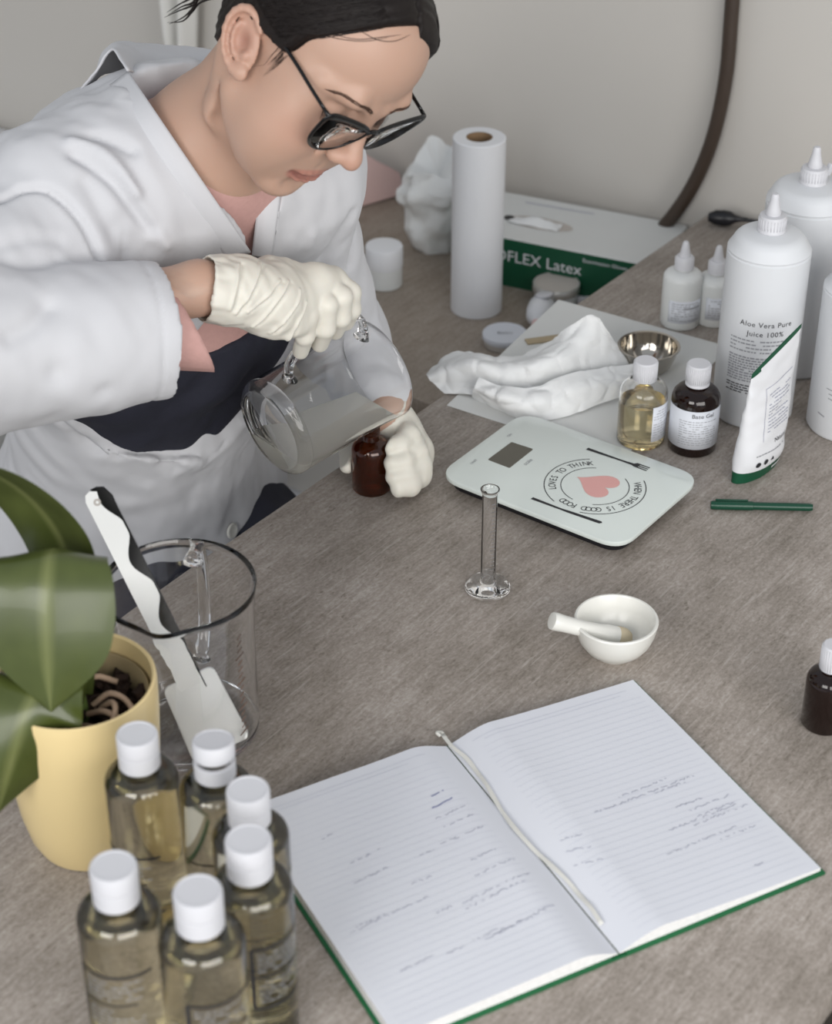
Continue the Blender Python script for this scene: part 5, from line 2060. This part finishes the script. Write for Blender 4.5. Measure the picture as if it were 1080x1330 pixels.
frame = None
L = []
for s in (1, -1):
    lp_ = rimloop(s)
    P2 = catmull(lp_[-1:] + lp_ + lp_[:2], 6)[6:-6]
    n = len(P2)
    rad = []
    for q in P2:
        h = hm(np.array([q]))[0]
        rad.append(.0015 + .0018 * np.clip((h[2] - .6) / 2.0, 0, 1) + .0010 * np.clip((abs(h[0]) - 4.5) / 2, 0, 1))
    V, F = [], []
    seg = 8
    ax_ = HR @ np.array([0, 1.0, .15])
    for i, q in enumerate(P2):
        tg = P2[(i + 1) % n] - P2[i - 1]
        tg /= np.linalg.norm(tg)
        b2 = np.cross(tg, ax_)
        b2 /= np.linalg.norm(b2)
        for k in range(seg):
            a = 2 * PI * k / seg
            V.append(q + b2 * math.cos(a) * rad[i] + ax_ * math.sin(a) * .0016 - WO)
    for i in range(n):
        for k in range(seg):
            F.append((i * seg + k, i * seg + (k + 1) % seg, ((i + 1) % n) * seg + (k + 1) % seg, ((i + 1) % n) * seg + k))
    L.append((V, F))
L.append(tube_vf([x - WO for x in catmull([hl(.8, 10.35, 1.5), hl(.35, 10.4, 1.8), hl(-.35, 10.4, 1.8), hl(-.8, 10.35, 1.5)], 5)], .0022, 8))
for s in (1, -1):
    L.append(tube_vf([x - WO for x in (hl(s * 6.6, 9.7, 2.9), hl(s * 7.15, 9.5, 3.05), hl(s * 7.2, 8.9, 3.05))], [.0024, .0024, .0020], 8))
    L.append(tube_vf([x - WO for x in (hl(s * 1.15, 10.1, .3), hl(s * 1.1, 9.6, .0), hl(s * 1.1, 9.3, -.6))], [.0008, .0012, .0016], 7))
V, F = join_vf(L)
frame = mesh_obj('glasses', V, F, gl_m, W)
frame['label'] = 'black cat-eye glasses slid down the nose'
for s in (1, -1):
    lp_ = rimloop(s)
    P2 = catmull(lp_[-1:] + lp_ + lp_[:2], 6)[6:-6]
    n = len(P2)
    c0 = sum(P2) / n
    dz = HR @ np.array([0, 1.0, .15]) * .0007
    V = [q + dz - WO for q in P2] + [q - dz - WO for q in P2] + [c0 + dz - WO, c0 - dz - WO]
    F = []
    for i in range(n):
        j = (i + 1) % n
        F += [(i, j, 2 * n), (n + j, n + i, 2 * n + 1), (i, n + i, n + j, j)]
    mesh_obj('lens', V, F, lens_m, frame)
    V, F = tube_vf([x - WO for x in catmull([hl(s * 7.2, 8.9, 3.05), hl(s * 7.25, 6.6, 3.0), hl(s * 7.25, 4.0, 2.95), hl(s * 7.3, 1.4, 2.75), hl(s * 7.35, -.6, 2.3), hl(s * 7.2, -2.4, .9), hl(s * 7.0, -3.2, -.6)], 5)], .0016, 8, True, 1.35)
    mesh_obj('temple', V, F, gl_m, frame)

# ------------------------------------------------------------------ clothes
coat_m = mat('coat_cotton', '#c2c2c5', .82, var=.015, vscale=6, bump=.10, bscale=500, sheen=.1, bdist=.0006)
shirt_m = mat('pink_knit', '#c09790', .85, var=.08, vscale=160, bump=.5, bscale=260)
navy_m = mat('navy_cloth', '#232430', .85, var=.12, vscale=90, bump=.15, bscale=400)
glove_m = mat('latex_glove', '#d3cfc4', .48, var=.03, vscale=30, bump=.10, bscale=160, sss=.06)

FH = np.array([FD[0], FD[1], 0])
FH /= np.linalg.norm(FH)
RH = np.array([FH[1], -FH[0], 0])
if RH @ RD < 0:
    RH = -RH


def poly_sdf(pts):
    """signed distance to a polygon in the (RH, z) plane, as a function of world points"""
    pp = [np.array([np.array(p) @ RH, p[2]], np.float32) for p in pts]

    def fn(P):
        x = (P @ RH.astype(np.float32))
        z = P[..., 2]
        d = np.full(x.shape, 1e3, np.float32)
        sgn = np.ones(x.shape, np.float32)
        n = len(pp)
        for i in range(n):
            a, b = pp[i], pp[i - 1]
            ex, ez = b - a
            wx, wz = x - a[0], z - a[1]
            t = np.clip((wx * ex + wz * ez) / (ex * ex + ez * ez + 1e-12), 0, 1)
            d = np.minimum(d, (wx - ex * t) ** 2 + (wz - ez * t) ** 2)
            c1, c2, c3 = z >= a[1], z < b[1], ex * wz > ez * wx
            flip = (c1 & c2 & c3) | (~c1 & ~c2 & ~c3)
            sgn = np.where(flip, -sgn, sgn)
        return sgn * np.sqrt(d)
    return fn


def prism_cut(F, pts, back, k=.004, mode='sub'):
    """cut away everything inside the outline in front of the plane at distance `back` along FH (from MID)"""
    f2 = poly_sdf(pts)
    lim = float(MID @ FH) + back
    c = np.mean([np.array(p) for p in pts], 0)
    r = max(np.linalg.norm(np.array(p) - c) for p in pts) + .25
    F.op(c, r, lambda P: np.maximum(f2(P), lim - P @ FH.astype(np.float32)), k, mode)


# shirt
F_ = Field((0, 0, 0), np.eye(3), (-.46, 1.62, -.02), (.02, 2.06, .50), .0042)
torso(F_, .006, .05, False)
F_.cone(NB_, RS + np.array([.02, 0, 0]), .056, .052, .05)
F_.cone(NB_, LS, .056, .052, .05)
F_.ell(NB_ + FH * .020 + np.array([-.004, 0, .052]), (.074, .066, .084), None, .008, 'sub')
V, Q = F_.mesh()
me = np_mesh(V - WO, Q)
link_mesh('shirt', me, shirt_m, W)
# neckband of the shirt
# pink sleeve end at the right wrist
d_ = (RW - RE) / np.linalg.norm(RW - RE)
a0 = np.array((-0.2561, 1.6125, 0.3178))
a1 = np.array((-0.2176, 1.6332, 0.3001))
V, F = [], []
for i in range(9):
    f = i / 8
    c = a0 * (1 - f) + a1 * f
    for k in range(40):
        a = 2 * PI * k / 40
        e1_ = np.array([0, 0, 1.0]) - d_ * d_[2]
        e1_ /= np.linalg.norm(e1_)
        e2_ = np.cross(d_, e1_)
        rr = .045 + .0007 * math.cos(a * 20)
        skew = .014 * f * -math.cos(a)
        V.append(c + (e1_ * math.cos(a) + e2_ * math.sin(a)) * rr + d_ * skew - WO)
n0 = len(V)
for i in range(9):
    for k in range(40):
        q = np.array(V[i * 40 + k])
        cc = (a0 * (1 - i / 8) + a1 * i / 8) - WO
        V.append(cc + (q - cc) * .93)
for i in range(8):
    for k in range(40):
        j = (k + 1) % 40
        F.append((i * 40 + k, i * 40 + j, (i + 1) * 40 + j, (i + 1) * 40 + k))
        F.append((n0 + i * 40 + k, n0 + (i + 1) * 40 + k, n0 + (i + 1) * 40 + j, n0 + i * 40 + j))
for k in range(40):
    j = (k + 1) % 40
    F.append((8 * 40 + k, 8 * 40 + j, n0 + 8 * 40 + j, n0 + 8 * 40 + k))
mesh_obj('shirt_cuff', V, F, shirt_m, W)

# navy dress
F_ = Field((0, 0, 0), np.eye(3), (-.62, 1.68, -.42), (.02, 2.26, .30), .006)
torso(F_, .013, .05, True)
F_.half(sp(.22), -SPN, .5)
V, Q = F_.mesh()
me = np_mesh(V - WO, Q)
nv = vnormals(me)
V = V + nv * folds(V, nv, (.3, .2, 1), .006, 26, 4, 2)[:, None]
me.vertices.foreach_set('co', (V - WO).astype(np.float32).ravel())
me.update()
link_mesh('navy_dress', me, navy_m, W)

# white coat
CO = .024
GAP = [(-0.1996, 1.8645, 0.2501), (-0.1215, 1.9357, 0.1938), (-0.0680, 1.9740, 0.0756), (-0.1028, 1.9608, -0.0684), (-0.1852, 1.9005, -0.0185), (-0.2938, 1.8217, 0.0389), (-0.3621, 1.7802, 0.0755), (-0.4145, 1.7603, 0.1198), (-0.3647, 1.7768, 0.2127), (-0.2880, 1.8128, 0.2119), (-0.2572, 1.8206, 0.2518)]
F_ = Field((0, 0, 0), np.eye(3), (-.70, 1.39, -.34), (.10, 2.26, .52), .0040)
torso(F_, CO, .06, False)
F_.ell(HC + FH * .01, (.19 + CO, .13 + CO, .19), TA, .06)
F_.cone(NB_ + np.array([-.03, .02, -.01]), RS, .060 + CO * .6, .044 + CO, .06)
F_.ell(MID + np.array([-.03, .075, .0]), (.15, .075, .10), TA, .06)
F_.cone(NB_ + np.array([-.02, .015, -.02]), LS, .050 + CO * .6, .044 + CO, .06)
# hollow at the neck
F_.cone(NB_ + np.array([-.02, .02, -.05]), hl(0, -1.2, -5), .064, .080, .01, 'sub')
prism_cut(F_, GAP, -.02)
# left sleeve
F_.cone(LS, LE, .058, .056, .03)
F_.cone(LE, LW + (LE - LW) * .18, .054, .042, .02)
# right sleeve
F_.cone(RS, RE, .066, .085, .03)
sd = RG - RE
sd = sd / np.linalg.norm(sd)
f_ax = lambda ra, rb: None
a_, b_3 = RE.astype(np.float32), (RG + sd * .05).astype(np.float32)


def sleeve(P):
    ab = b_3 - a_
    q = P - a_
    t = np.clip((q @ ab) / (ab @ ab), 0, 1)
    v = q - t[..., None] * ab
    r = .088 + (.0605 - .088) * t
    d = np.sqrt((v ** 2).sum(-1)) - r
    return np.maximum(d, (P - RG.astype(np.float32)) @ sd.astype(np.float32))


F_.op((RE + RG) / 2, .30, sleeve, .012, 'add')
F_.cone(RG + sd * .02, RG - sd * .10, .0575, .0575, .002, 'sub')
# neck opening and the gap at the waist
prism_cut(F_, [(-0.3008, 1.7956, 0.5037), (-0.2486, 1.8154, 0.3997), (-0.1920, 1.8495, 0.2774), (-0.1824, 1.8374, 0.3519), (-0.1612, 1.8323, 0.4051), (-0.1107, 1.9000, 0.4863), (-0.2346, 1.8343, 0.5412)], -.02)
V, Q = F_.mesh()
V = relax(V, Q, 2, .5)
me = np_mesh(V - WO, Q)
nv = vnormals(me)
dz = folds(V, nv, (.55, -.35, -.75), .0045, 19, 5, 1)
dz += folds(V, nv, (.45, -.3, -.85), .0026, 38, 5, 5)
dfa, tfa = seg_dist(V, RE, RG)
ksl = np.clip((.11 - dfa) / .03, 0, 1)
dz = dz * (1 - ksl * .6) + ksl * folds(V, nv, (.1, .1, 1), .0038, 24, 3, 8)
ls_ = float(np.linalg.norm(RG - RE))
dz += ksl * -.0016 * np.exp(-((tfa * ls_ - (ls_ - .020)) / .0022) ** 2)
COAT_LINES = [
    ([np.array((-0.3868, 1.6372, 0.4548)), np.array((-0.3676, 1.6481, 0.4532)), np.array((-0.3450, 1.6604, 0.4354)), np.array((-0.3226, 1.6624, 0.4023)), np.array((-0.3158, 1.6624, 0.3661)), np.array((-0.3188, 1.6535, 0.3526))], .0040, -.0075),
    ([np.array((-0.3194, 1.6913, 0.4640)), np.array((-0.2862, 1.6898, 0.4256)), np.array((-0.2485, 1.6818, 0.3772))], .007, -.0085),
    ([np.array((-0.3230, 1.7013, 0.4791)), np.array((-0.2935, 1.7060, 0.4500)), np.array((-0.2693, 1.6950, 0.4153))], .007, .0065),
    ([np.array((-0.3048, 1.7113, 0.4943)), np.array((-0.2846, 1.7107, 0.4753)), np.array((-0.2679, 1.7101, 0.4562))], .006, -.006),
    ([np.array((-0.3192, 1.6878, 0.4225)), np.array((-0.3025, 1.6787, 0.3907)), np.array((-0.2797, 1.6786, 0.3542))], .009, -.0055),
    ([np.array((-0.2894, 1.6879, 0.3864)), np.array((-0.2587, 1.6897, 0.3529))], .014, -.006),
    ([np.array((-0.0937, 1.8674, 0.3315)), np.array((-0.0855, 1.8578, 0.2807)), np.array((-0.0797, 1.8462, 0.2270))], .007, -.0045),
    ([np.array((-0.0706, 1.9149, 0.3309)), np.array((-0.0646, 1.9034, 0.2772)), np.array((-0.0627, 1.8984, 0.2334))], .006, -.004),
    ([np.array((-0.1250, 1.8391, 0.3250)), np.array((-0.1205, 1.8351, 0.2826))], .008, .003),
    ([np.array((-0.3539, 1.7646, 0.0674)), np.array((-0.3240, 1.7201, 0.0365)), np.array((-0.3085, 1.6762, 0.0063))], .008, -.006),
    ([np.array((-0.3968, 1.7437, 0.0902)), np.array((-0.3761, 1.7163, 0.0489)), np.array((-0.3678, 1.6889, 0.0075))], .009, -.007),
    ([np.array((-0.2818, 1.8230, 0.0289)), np.array((-0.2546, 1.7964, 0.0068)), np.array((-0.2399, 1.7812, -0.0162))], .010, -.005),
    ([np.array((-0.2482, 1.8300, 0.0214)), np.array((-0.2090, 1.8084, -0.0113)), np.array((-0.1873, 1.7892, -0.0403))], .010, .004),
    ([np.array((-0.1829, 1.8296, 0.0207)), np.array((-0.1812, 1.8108, -0.0077)), np.array((-0.1864, 1.7892, -0.0403))], .0025, -.002),
    ([np.array((-0.2564, 1.7529, 0.4303)), np.array((-0.2388, 1.7455, 0.4010)), np.array((-0.2286, 1.7359, 0.3683))], .006, -.0035),
    ([np.array((-0.3009, 1.7040, 0.4470)), np.array((-0.2782, 1.7043, 0.4112)), np.array((-0.2451, 1.7038, 0.3561))], .006, .0035),
    ([np.array((-0.3633, 1.5027, 0.3603)), np.array((-0.3448, 1.5173, 0.3642)), np.array((-0.3329, 1.5357, 0.3739))], .010, -.006),
    ([np.array((-0.3279, 1.5139, 0.3228)), np.array((-0.3017, 1.5342, 0.3354)), np.array((-0.2964, 1.5586, 0.3542))], .012, -.005),
    ([np.array((-0.2910, 1.5323, 0.2962)), np.array((-0.2676, 1.5528, 0.3091)), np.array((-0.2512, 1.5774, 0.3282))], .010, -.004),
    ([np.array((-0.2850, 1.7799, 0.4893)), np.array((-0.2464, 1.7664, 0.4326)), np.array((-0.2119, 1.7456, 0.3829)), np.array((-0.1900, 1.7337, 0.3468))], .0022, -.0018),
    ([np.array((-0.3745, 1.5740, 0.4318)), np.array((-0.3473, 1.5962, 0.4290)), np.array((-0.3266, 1.6249, 0.4000))], .008, -.004),
    ([np.array((-0.3745, 1.5671, 0.4214)), np.array((-0.3508, 1.5826, 0.4086)), np.array((-0.3373, 1.6111, 0.3791))], .008, -.004),
]
pre = BVHTree.FromPolygons([tuple(v) for v in V.tolist()], [tuple(q) for q in Q.tolist()])
COAT_LINES = [([np.array(pre.find_nearest(Vector(x))[0]) for x in catmull(pl, 5)], wd, dp) for pl, wd, dp in COAT_LINES]
dz += creases(V, COAT_LINES)
V = V + nv * dz[:, None]
me.vertices.foreach_set('co', (V - WO).astype(np.float32).ravel())
me.update()
coat = link_mesh('lab_coat', me, coat_m, W)
coat_bvh = BVHTree.FromPolygons([tuple(v) for v in V.tolist()], [tuple(q) for q in Q.tolist()])


def oncoat(p, off=.0):
    h = coat_bvh.find_nearest(Vector(p))
    return np.array(h[0] + h[1] * off)


# stitched seams
def seam(pts, rad=.0011, off=.0004):
    q = [oncoat(x, off) - WO for x in catmull(pts, 6)]
    V, F = tube_vf(q, rad, 6)
    return V, F


# collar
cl = [[(-0.1505, 1.8828, 0.4181), (-0.1641, 1.8960, 0.4382), (-0.2011, 1.9122, 0.4445), (-0.2441, 1.9031, 0.4488), (-0.2752, 1.8713, 0.4642), (-0.2873, 1.8267, 0.4874)],
      [(-0.1425, 1.9259, 0.4198), (-0.1645, 1.9420, 0.4443), (-0.2087, 1.9607, 0.4543), (-0.2590, 1.9519, 0.4592), (-0.2970, 1.9168, 0.4786), (-0.3066, 1.8684, 0.4961)],
      [(-0.1382, 1.9440, 0.4110), (-0.1653, 1.9682, 0.4294), (-0.2160, 1.9906, 0.4451), (-0.2728, 1.9846, 0.4542), (-0.3145, 1.9388, 0.4757), (-0.3247, 1.8717, 0.4738)],
      [(-0.1395, 1.9447, 0.3759), (-0.1669, 1.9680, 0.3929), (-0.2265, 1.9905, 0.4087), (-0.2824, 1.9768, 0.4244), (-0.3266, 1.9210, 0.4488), (-0.3475, 1.8591, 0.4458)]]
V, F = sheet_grid([[np.array(p) - WO for p in r] for r in cl], 7, .0022, .0035, 30, 6)
mesh_obj('collar', V, F, coat_m, coat)

# lapel facings lying along the neck opening
def lapel(inner, outer, n=14):
    o0 = Vector((0, 0, 1.17))
    rows = []
    for i in range(n + 1):
        f = i / n
        pi_ = Vector(inner[0]).lerp(Vector(inner[1]), f)
        po_ = Vector(outer[0]).lerp(Vector(outer[1]), f)
        do = (po_ - o0).normalized()
        di = (pi_ - o0).normalized()
        hit = coat_bvh.ray_cast(o0, do)
        if hit[0] is None:
            continue
        dist = (hit[0] - o0).length
        out = hit[0] - do * .0004
        inn = o0 + di * (dist - .0035)
        mid = out.lerp(inn, .5) - do * .0022
        rows.append([np.array(out) - WO, np.array(mid) - WO, np.array(inn) - WO])
    # even out the depth along the strip
    A = np.array(rows)
    for _ in range(3):
        A[1:-1] = A[1:-1] * .5 + (A[:-2] + A[2:]) * .25
    V, F = sheet_grid([list(r) for r in A], 4, .0024, 0)
    mesh_obj('lapel', V, F, coat_m, coat)


lapel(((-0.2941, 1.8747, 0.4694), (-0.1683, 1.7723, 0.3147)), ((-0.3129, 1.8669, 0.4576), (-0.1919, 1.7680, 0.3081)))
lapel(((-0.1613, 1.8401, 0.3628), (-0.1675, 1.7715, 0.3134)), ((-0.1403, 1.8587, 0.3546), (-0.1493, 1.7879, 0.3019)))

# buttons
b0 = Vector((0, 0, 1.17))
h = coat_bvh.ray_cast(b0, (Vector((-0.1944, 1.6571, 0.0500)) - b0).normalized())
o = spin('button', [(0, 0), (.0085, 0), (.0100, .0012), (.0100, .0028), (.0085, .0036), (.006, .0030), (0, .0028)], M['ivory'], coat, 28)
o.location = Vector(h[0]) + h[1] * .001 - Vector(WO)
o.rotation_euler = h[1].to_track_quat('Z', 'Y').to_euler()

# ------------------------------------------------------------------ gloves
gf = Field((0, 0, 0), np.eye(3), (-.25, 1.56, .16), (-.02, 1.84, .40), .0015)
G_ = lambda *p: np.array(p)
w0 = np.array((-0.2058, 1.6499, 0.3363))
gf.cone(w0, np.array((-0.1788, 1.6591, 0.3284)), .0335, .0320, .008)
gf.cone(np.array((-0.1788, 1.6591, 0.3284)), np.array((-0.1425, 1.6844, 0.3087)), .0320, .0335, .012)
hx_ = np.array((-0.0854, 1.7290, 0.2946)) - np.array((-0.1790, 1.6600, 0.3262))
hx_ /= np.linalg.norm(hx_)
hz_ = np.array([.15, -.75, .60])
hz_ = hz_ - hx_ * (hz_ @ hx_)
hz_ /= np.linalg.norm(hz_)
hy_ = np.cross(hz_, hx_)
HA = np.stack([hx_, hy_, hz_], 1)
gf.ell(np.array((-0.1359, 1.6952, 0.3015)), (.052, .042, .026), HA, .012)
gf.chain([np.array((-0.1166, 1.7058, 0.3012)), np.array((-0.1004, 1.7235, 0.3043)), np.array((-0.0857, 1.7388, 0.2966))], [.020, .019, .018], .010)
FING = [[(-0.1182, 1.7042, 0.2969), (-0.1081, 1.6948, 0.2846), (-0.1114, 1.6971, 0.2591), (-0.1176, 1.7124, 0.2332)],
        [(-0.1062, 1.7138, 0.3023), (-0.0892, 1.7053, 0.2895), (-0.0915, 1.7058, 0.2632), (-0.0983, 1.7211, 0.2373)],
        [(-0.0944, 1.7262, 0.3029), (-0.0750, 1.7185, 0.2913), (-0.0763, 1.7199, 0.2680), (-0.0828, 1.7334, 0.2450)],
        [(-0.0856, 1.7395, 0.3014), (-0.0670, 1.7336, 0.2888), (-0.0666, 1.7349, 0.2689), (-0.0721, 1.7457, 0.2491)]]
for i, f in enumerate(FING):
    r = [.0120, .0112, .0104, .0092] if i else [.0112, .0104, .0096, .0086]
    gf.chain([np.array(p) for p in f], r, .0035)
gf.chain([np.array((-0.1498, 1.7018, 0.2896)), np.array((-0.1275, 1.7377, 0.2587)), np.array((-0.1081, 1.7670, 0.2433)), np.array((-0.0869, 1.7795, 0.2440))], [.017, .014, .0115, .0095], .006)
# open wrist end
gd = np.array((-0.1788, 1.6591, 0.3284)) - w0
gd /= np.linalg.norm(gd)
gf.half(np.array((-0.2030, 1.6508, 0.3358)), -gd, .08)
gf.cone(np.array((-0.2142, 1.6463, 0.3381)), np.array((-0.2016, 1.6513, 0.3348)), .0300, .0300, .001, 'sub')
V, Q = gf.mesh()
V = relax(V, Q, 1, .4)
me = np_mesh(V - WO, Q)
nv = vnormals(me)
tt = (V - w0) @ gd
kw = np.clip(tt / .03, 0, 1) * np.clip((.125 - tt) / .03, 0, 1)
dz = kw * folds(V, nv, .85 * hy_ * -1 + .35 * hx_, .0030, 62, 12, 4)
dz += np.clip((.03 - tt) / .03, 0, 1) * folds(V, nv, gd, .0030, 80, 2.5, 7)
gpre = BVHTree.FromPolygons([tuple(v) for v in V.tolist()], [tuple(q) for q in Q.tolist()])
GL = []
for a_3, b_4, c_2 in (((-0.1666, 1.6521, 0.3686), (-0.1686, 1.6282, 0.3505), (-0.1744, 1.6121, 0.3262)), ((-0.1462, 1.6691, 0.3580), (-0.1586, 1.6462, 0.3415), (-0.1703, 1.6201, 0.3203)), ((-0.1350, 1.6650, 0.3337), (-0.1484, 1.6490, 0.3277), (-0.1609, 1.6319, 0.3199)),
                   ((-0.1290, 1.6727, 0.3273), (-0.1432, 1.6539, 0.3169), (-0.1574, 1.6407, 0.2970)), ((-0.1222, 1.6780, 0.3171), (-0.1327, 1.6697, 0.3045), (-0.1433, 1.6580, 0.2869)), ((-0.1152, 1.6819, 0.3049), (-0.1213, 1.6723, 0.2904), (-0.1265, 1.6686, 0.2666))):
    pl = [np.array(gpre.find_nearest(Vector(x))[0]) for x in catmull([a_3, b_4, c_2], 6)]
    GL.append((pl, .0019, .0021))
    GL.append(([x + gd * .0042 for x in pl], .0022, -.0020))
dz += creases(V, GL)
V = V + nv * dz[:, None]
me.vertices.foreach_set('co', (V - WO).astype(np.float32).ravel())
me.update()
link_mesh('right_glove', me, glove_m, W)

gf = Field((0, 0, 0), np.eye(3), (-.13, 1.74, -.01), (.06, 1.94, .16), .0014)
gf.cone(LW, np.array((-0.0210, 1.8655, 0.0478)), .0275, .0260, .01)
gf.cone(np.array((-0.0246, 1.8710, 0.0506)), np.array((-0.0035, 1.8550, 0.0265)), .0235, .0240, .012)
gf.cone(np.array((-0.0176, 1.8598, 0.0338)), np.array((-0.0044, 1.8442, 0.0156)), .0220, .0200, .012)
FING = [[(-0.0140, 1.8617, 0.0602), (-0.0078, 1.8317, 0.0601), (-0.0171, 1.8140, 0.0588), (-0.0274, 1.8079, 0.0605)],
        [(-0.0052, 1.8550, 0.0500), (0.0009, 1.8212, 0.0443), (-0.0128, 1.8024, 0.0448), (-0.0265, 1.7950, 0.0464)],
        [(0.0000, 1.8498, 0.0368), (0.0052, 1.8152, 0.0297), (-0.0094, 1.7956, 0.0309), (-0.0248, 1.7874, 0.0330)],
        [(0.0000, 1.8441, 0.0281), (0.0043, 1.8115, 0.0187), (-0.0069, 1.7923, 0.0187), (-0.0197, 1.7837, 0.0202)]]
for i, f in enumerate(FING):
    gf.chain([np.array(p) for p in f], [.0125, .0118, .0106, .0094], .0065)
gf.chain([np.array((-0.0424, 1.8813, 0.0445)), np.array((-0.0654, 1.8791, 0.0375)), np.array((-0.0788, 1.8523, 0.0333)), np.array((-0.0772, 1.8220, 0.0274))], [.015, .0135, .0115, .0098], .006)
B0 = np.array([-.05, 1.817, 0])
gf.cone(B0, B0 + np.array([0, 0, .064]), .0224, .0224, .0012, 'sub')
gf.half(np.array((-0.0376, 1.8677, 0.0638)), LW - np.array((-0.0210, 1.8655, 0.0478)), .08)
gf.op(B0, .2, lambda P: -P[..., 2] + .0010, .002, 'and')
V, Q = gf.mesh()
V = relax(V, Q, 1, .4)
me = np_mesh(V - WO, Q)
nv = vnormals(me)
V = V + nv * (folds(V, nv, (.2, .3, 1), .0010, 70, 4, 3))[:, None]
me.vertices.foreach_set('co', (V - WO).astype(np.float32).ravel())
me.update()
link_mesh('left_glove', me, glove_m, W)

# the chair she sits on
t = thing('desk_chair', 'grey chair the woman sits on, hidden behind her', 'chair', (HC[0], HC[1], FLOOR), math.atan2(-.6, .8))
bm = rbox_bm(.44, .44, .05, .018, 3)
bm_obj('seat', bm, M['chair'], t, loc=(-.02, 0, FLOOR * -1 - .42))
bm = rbox_bm(.04, .40, .34, .015, 3)
bm_obj('backrest', bm, M['chair'], t, loc=(-.27, 0, .56))
for x in (-.19, .15):
    for y in (-.17, .17):
        tube('leg', [(x, y, .485), (x * 1.1, y * 1.1, .004)], .012, M['black'], t, 12)
for y in (-.12, .12):
    tube('back_post', [(-.22, y, .50), (-.27, y, .62)], .009, M['black'], t, 10)
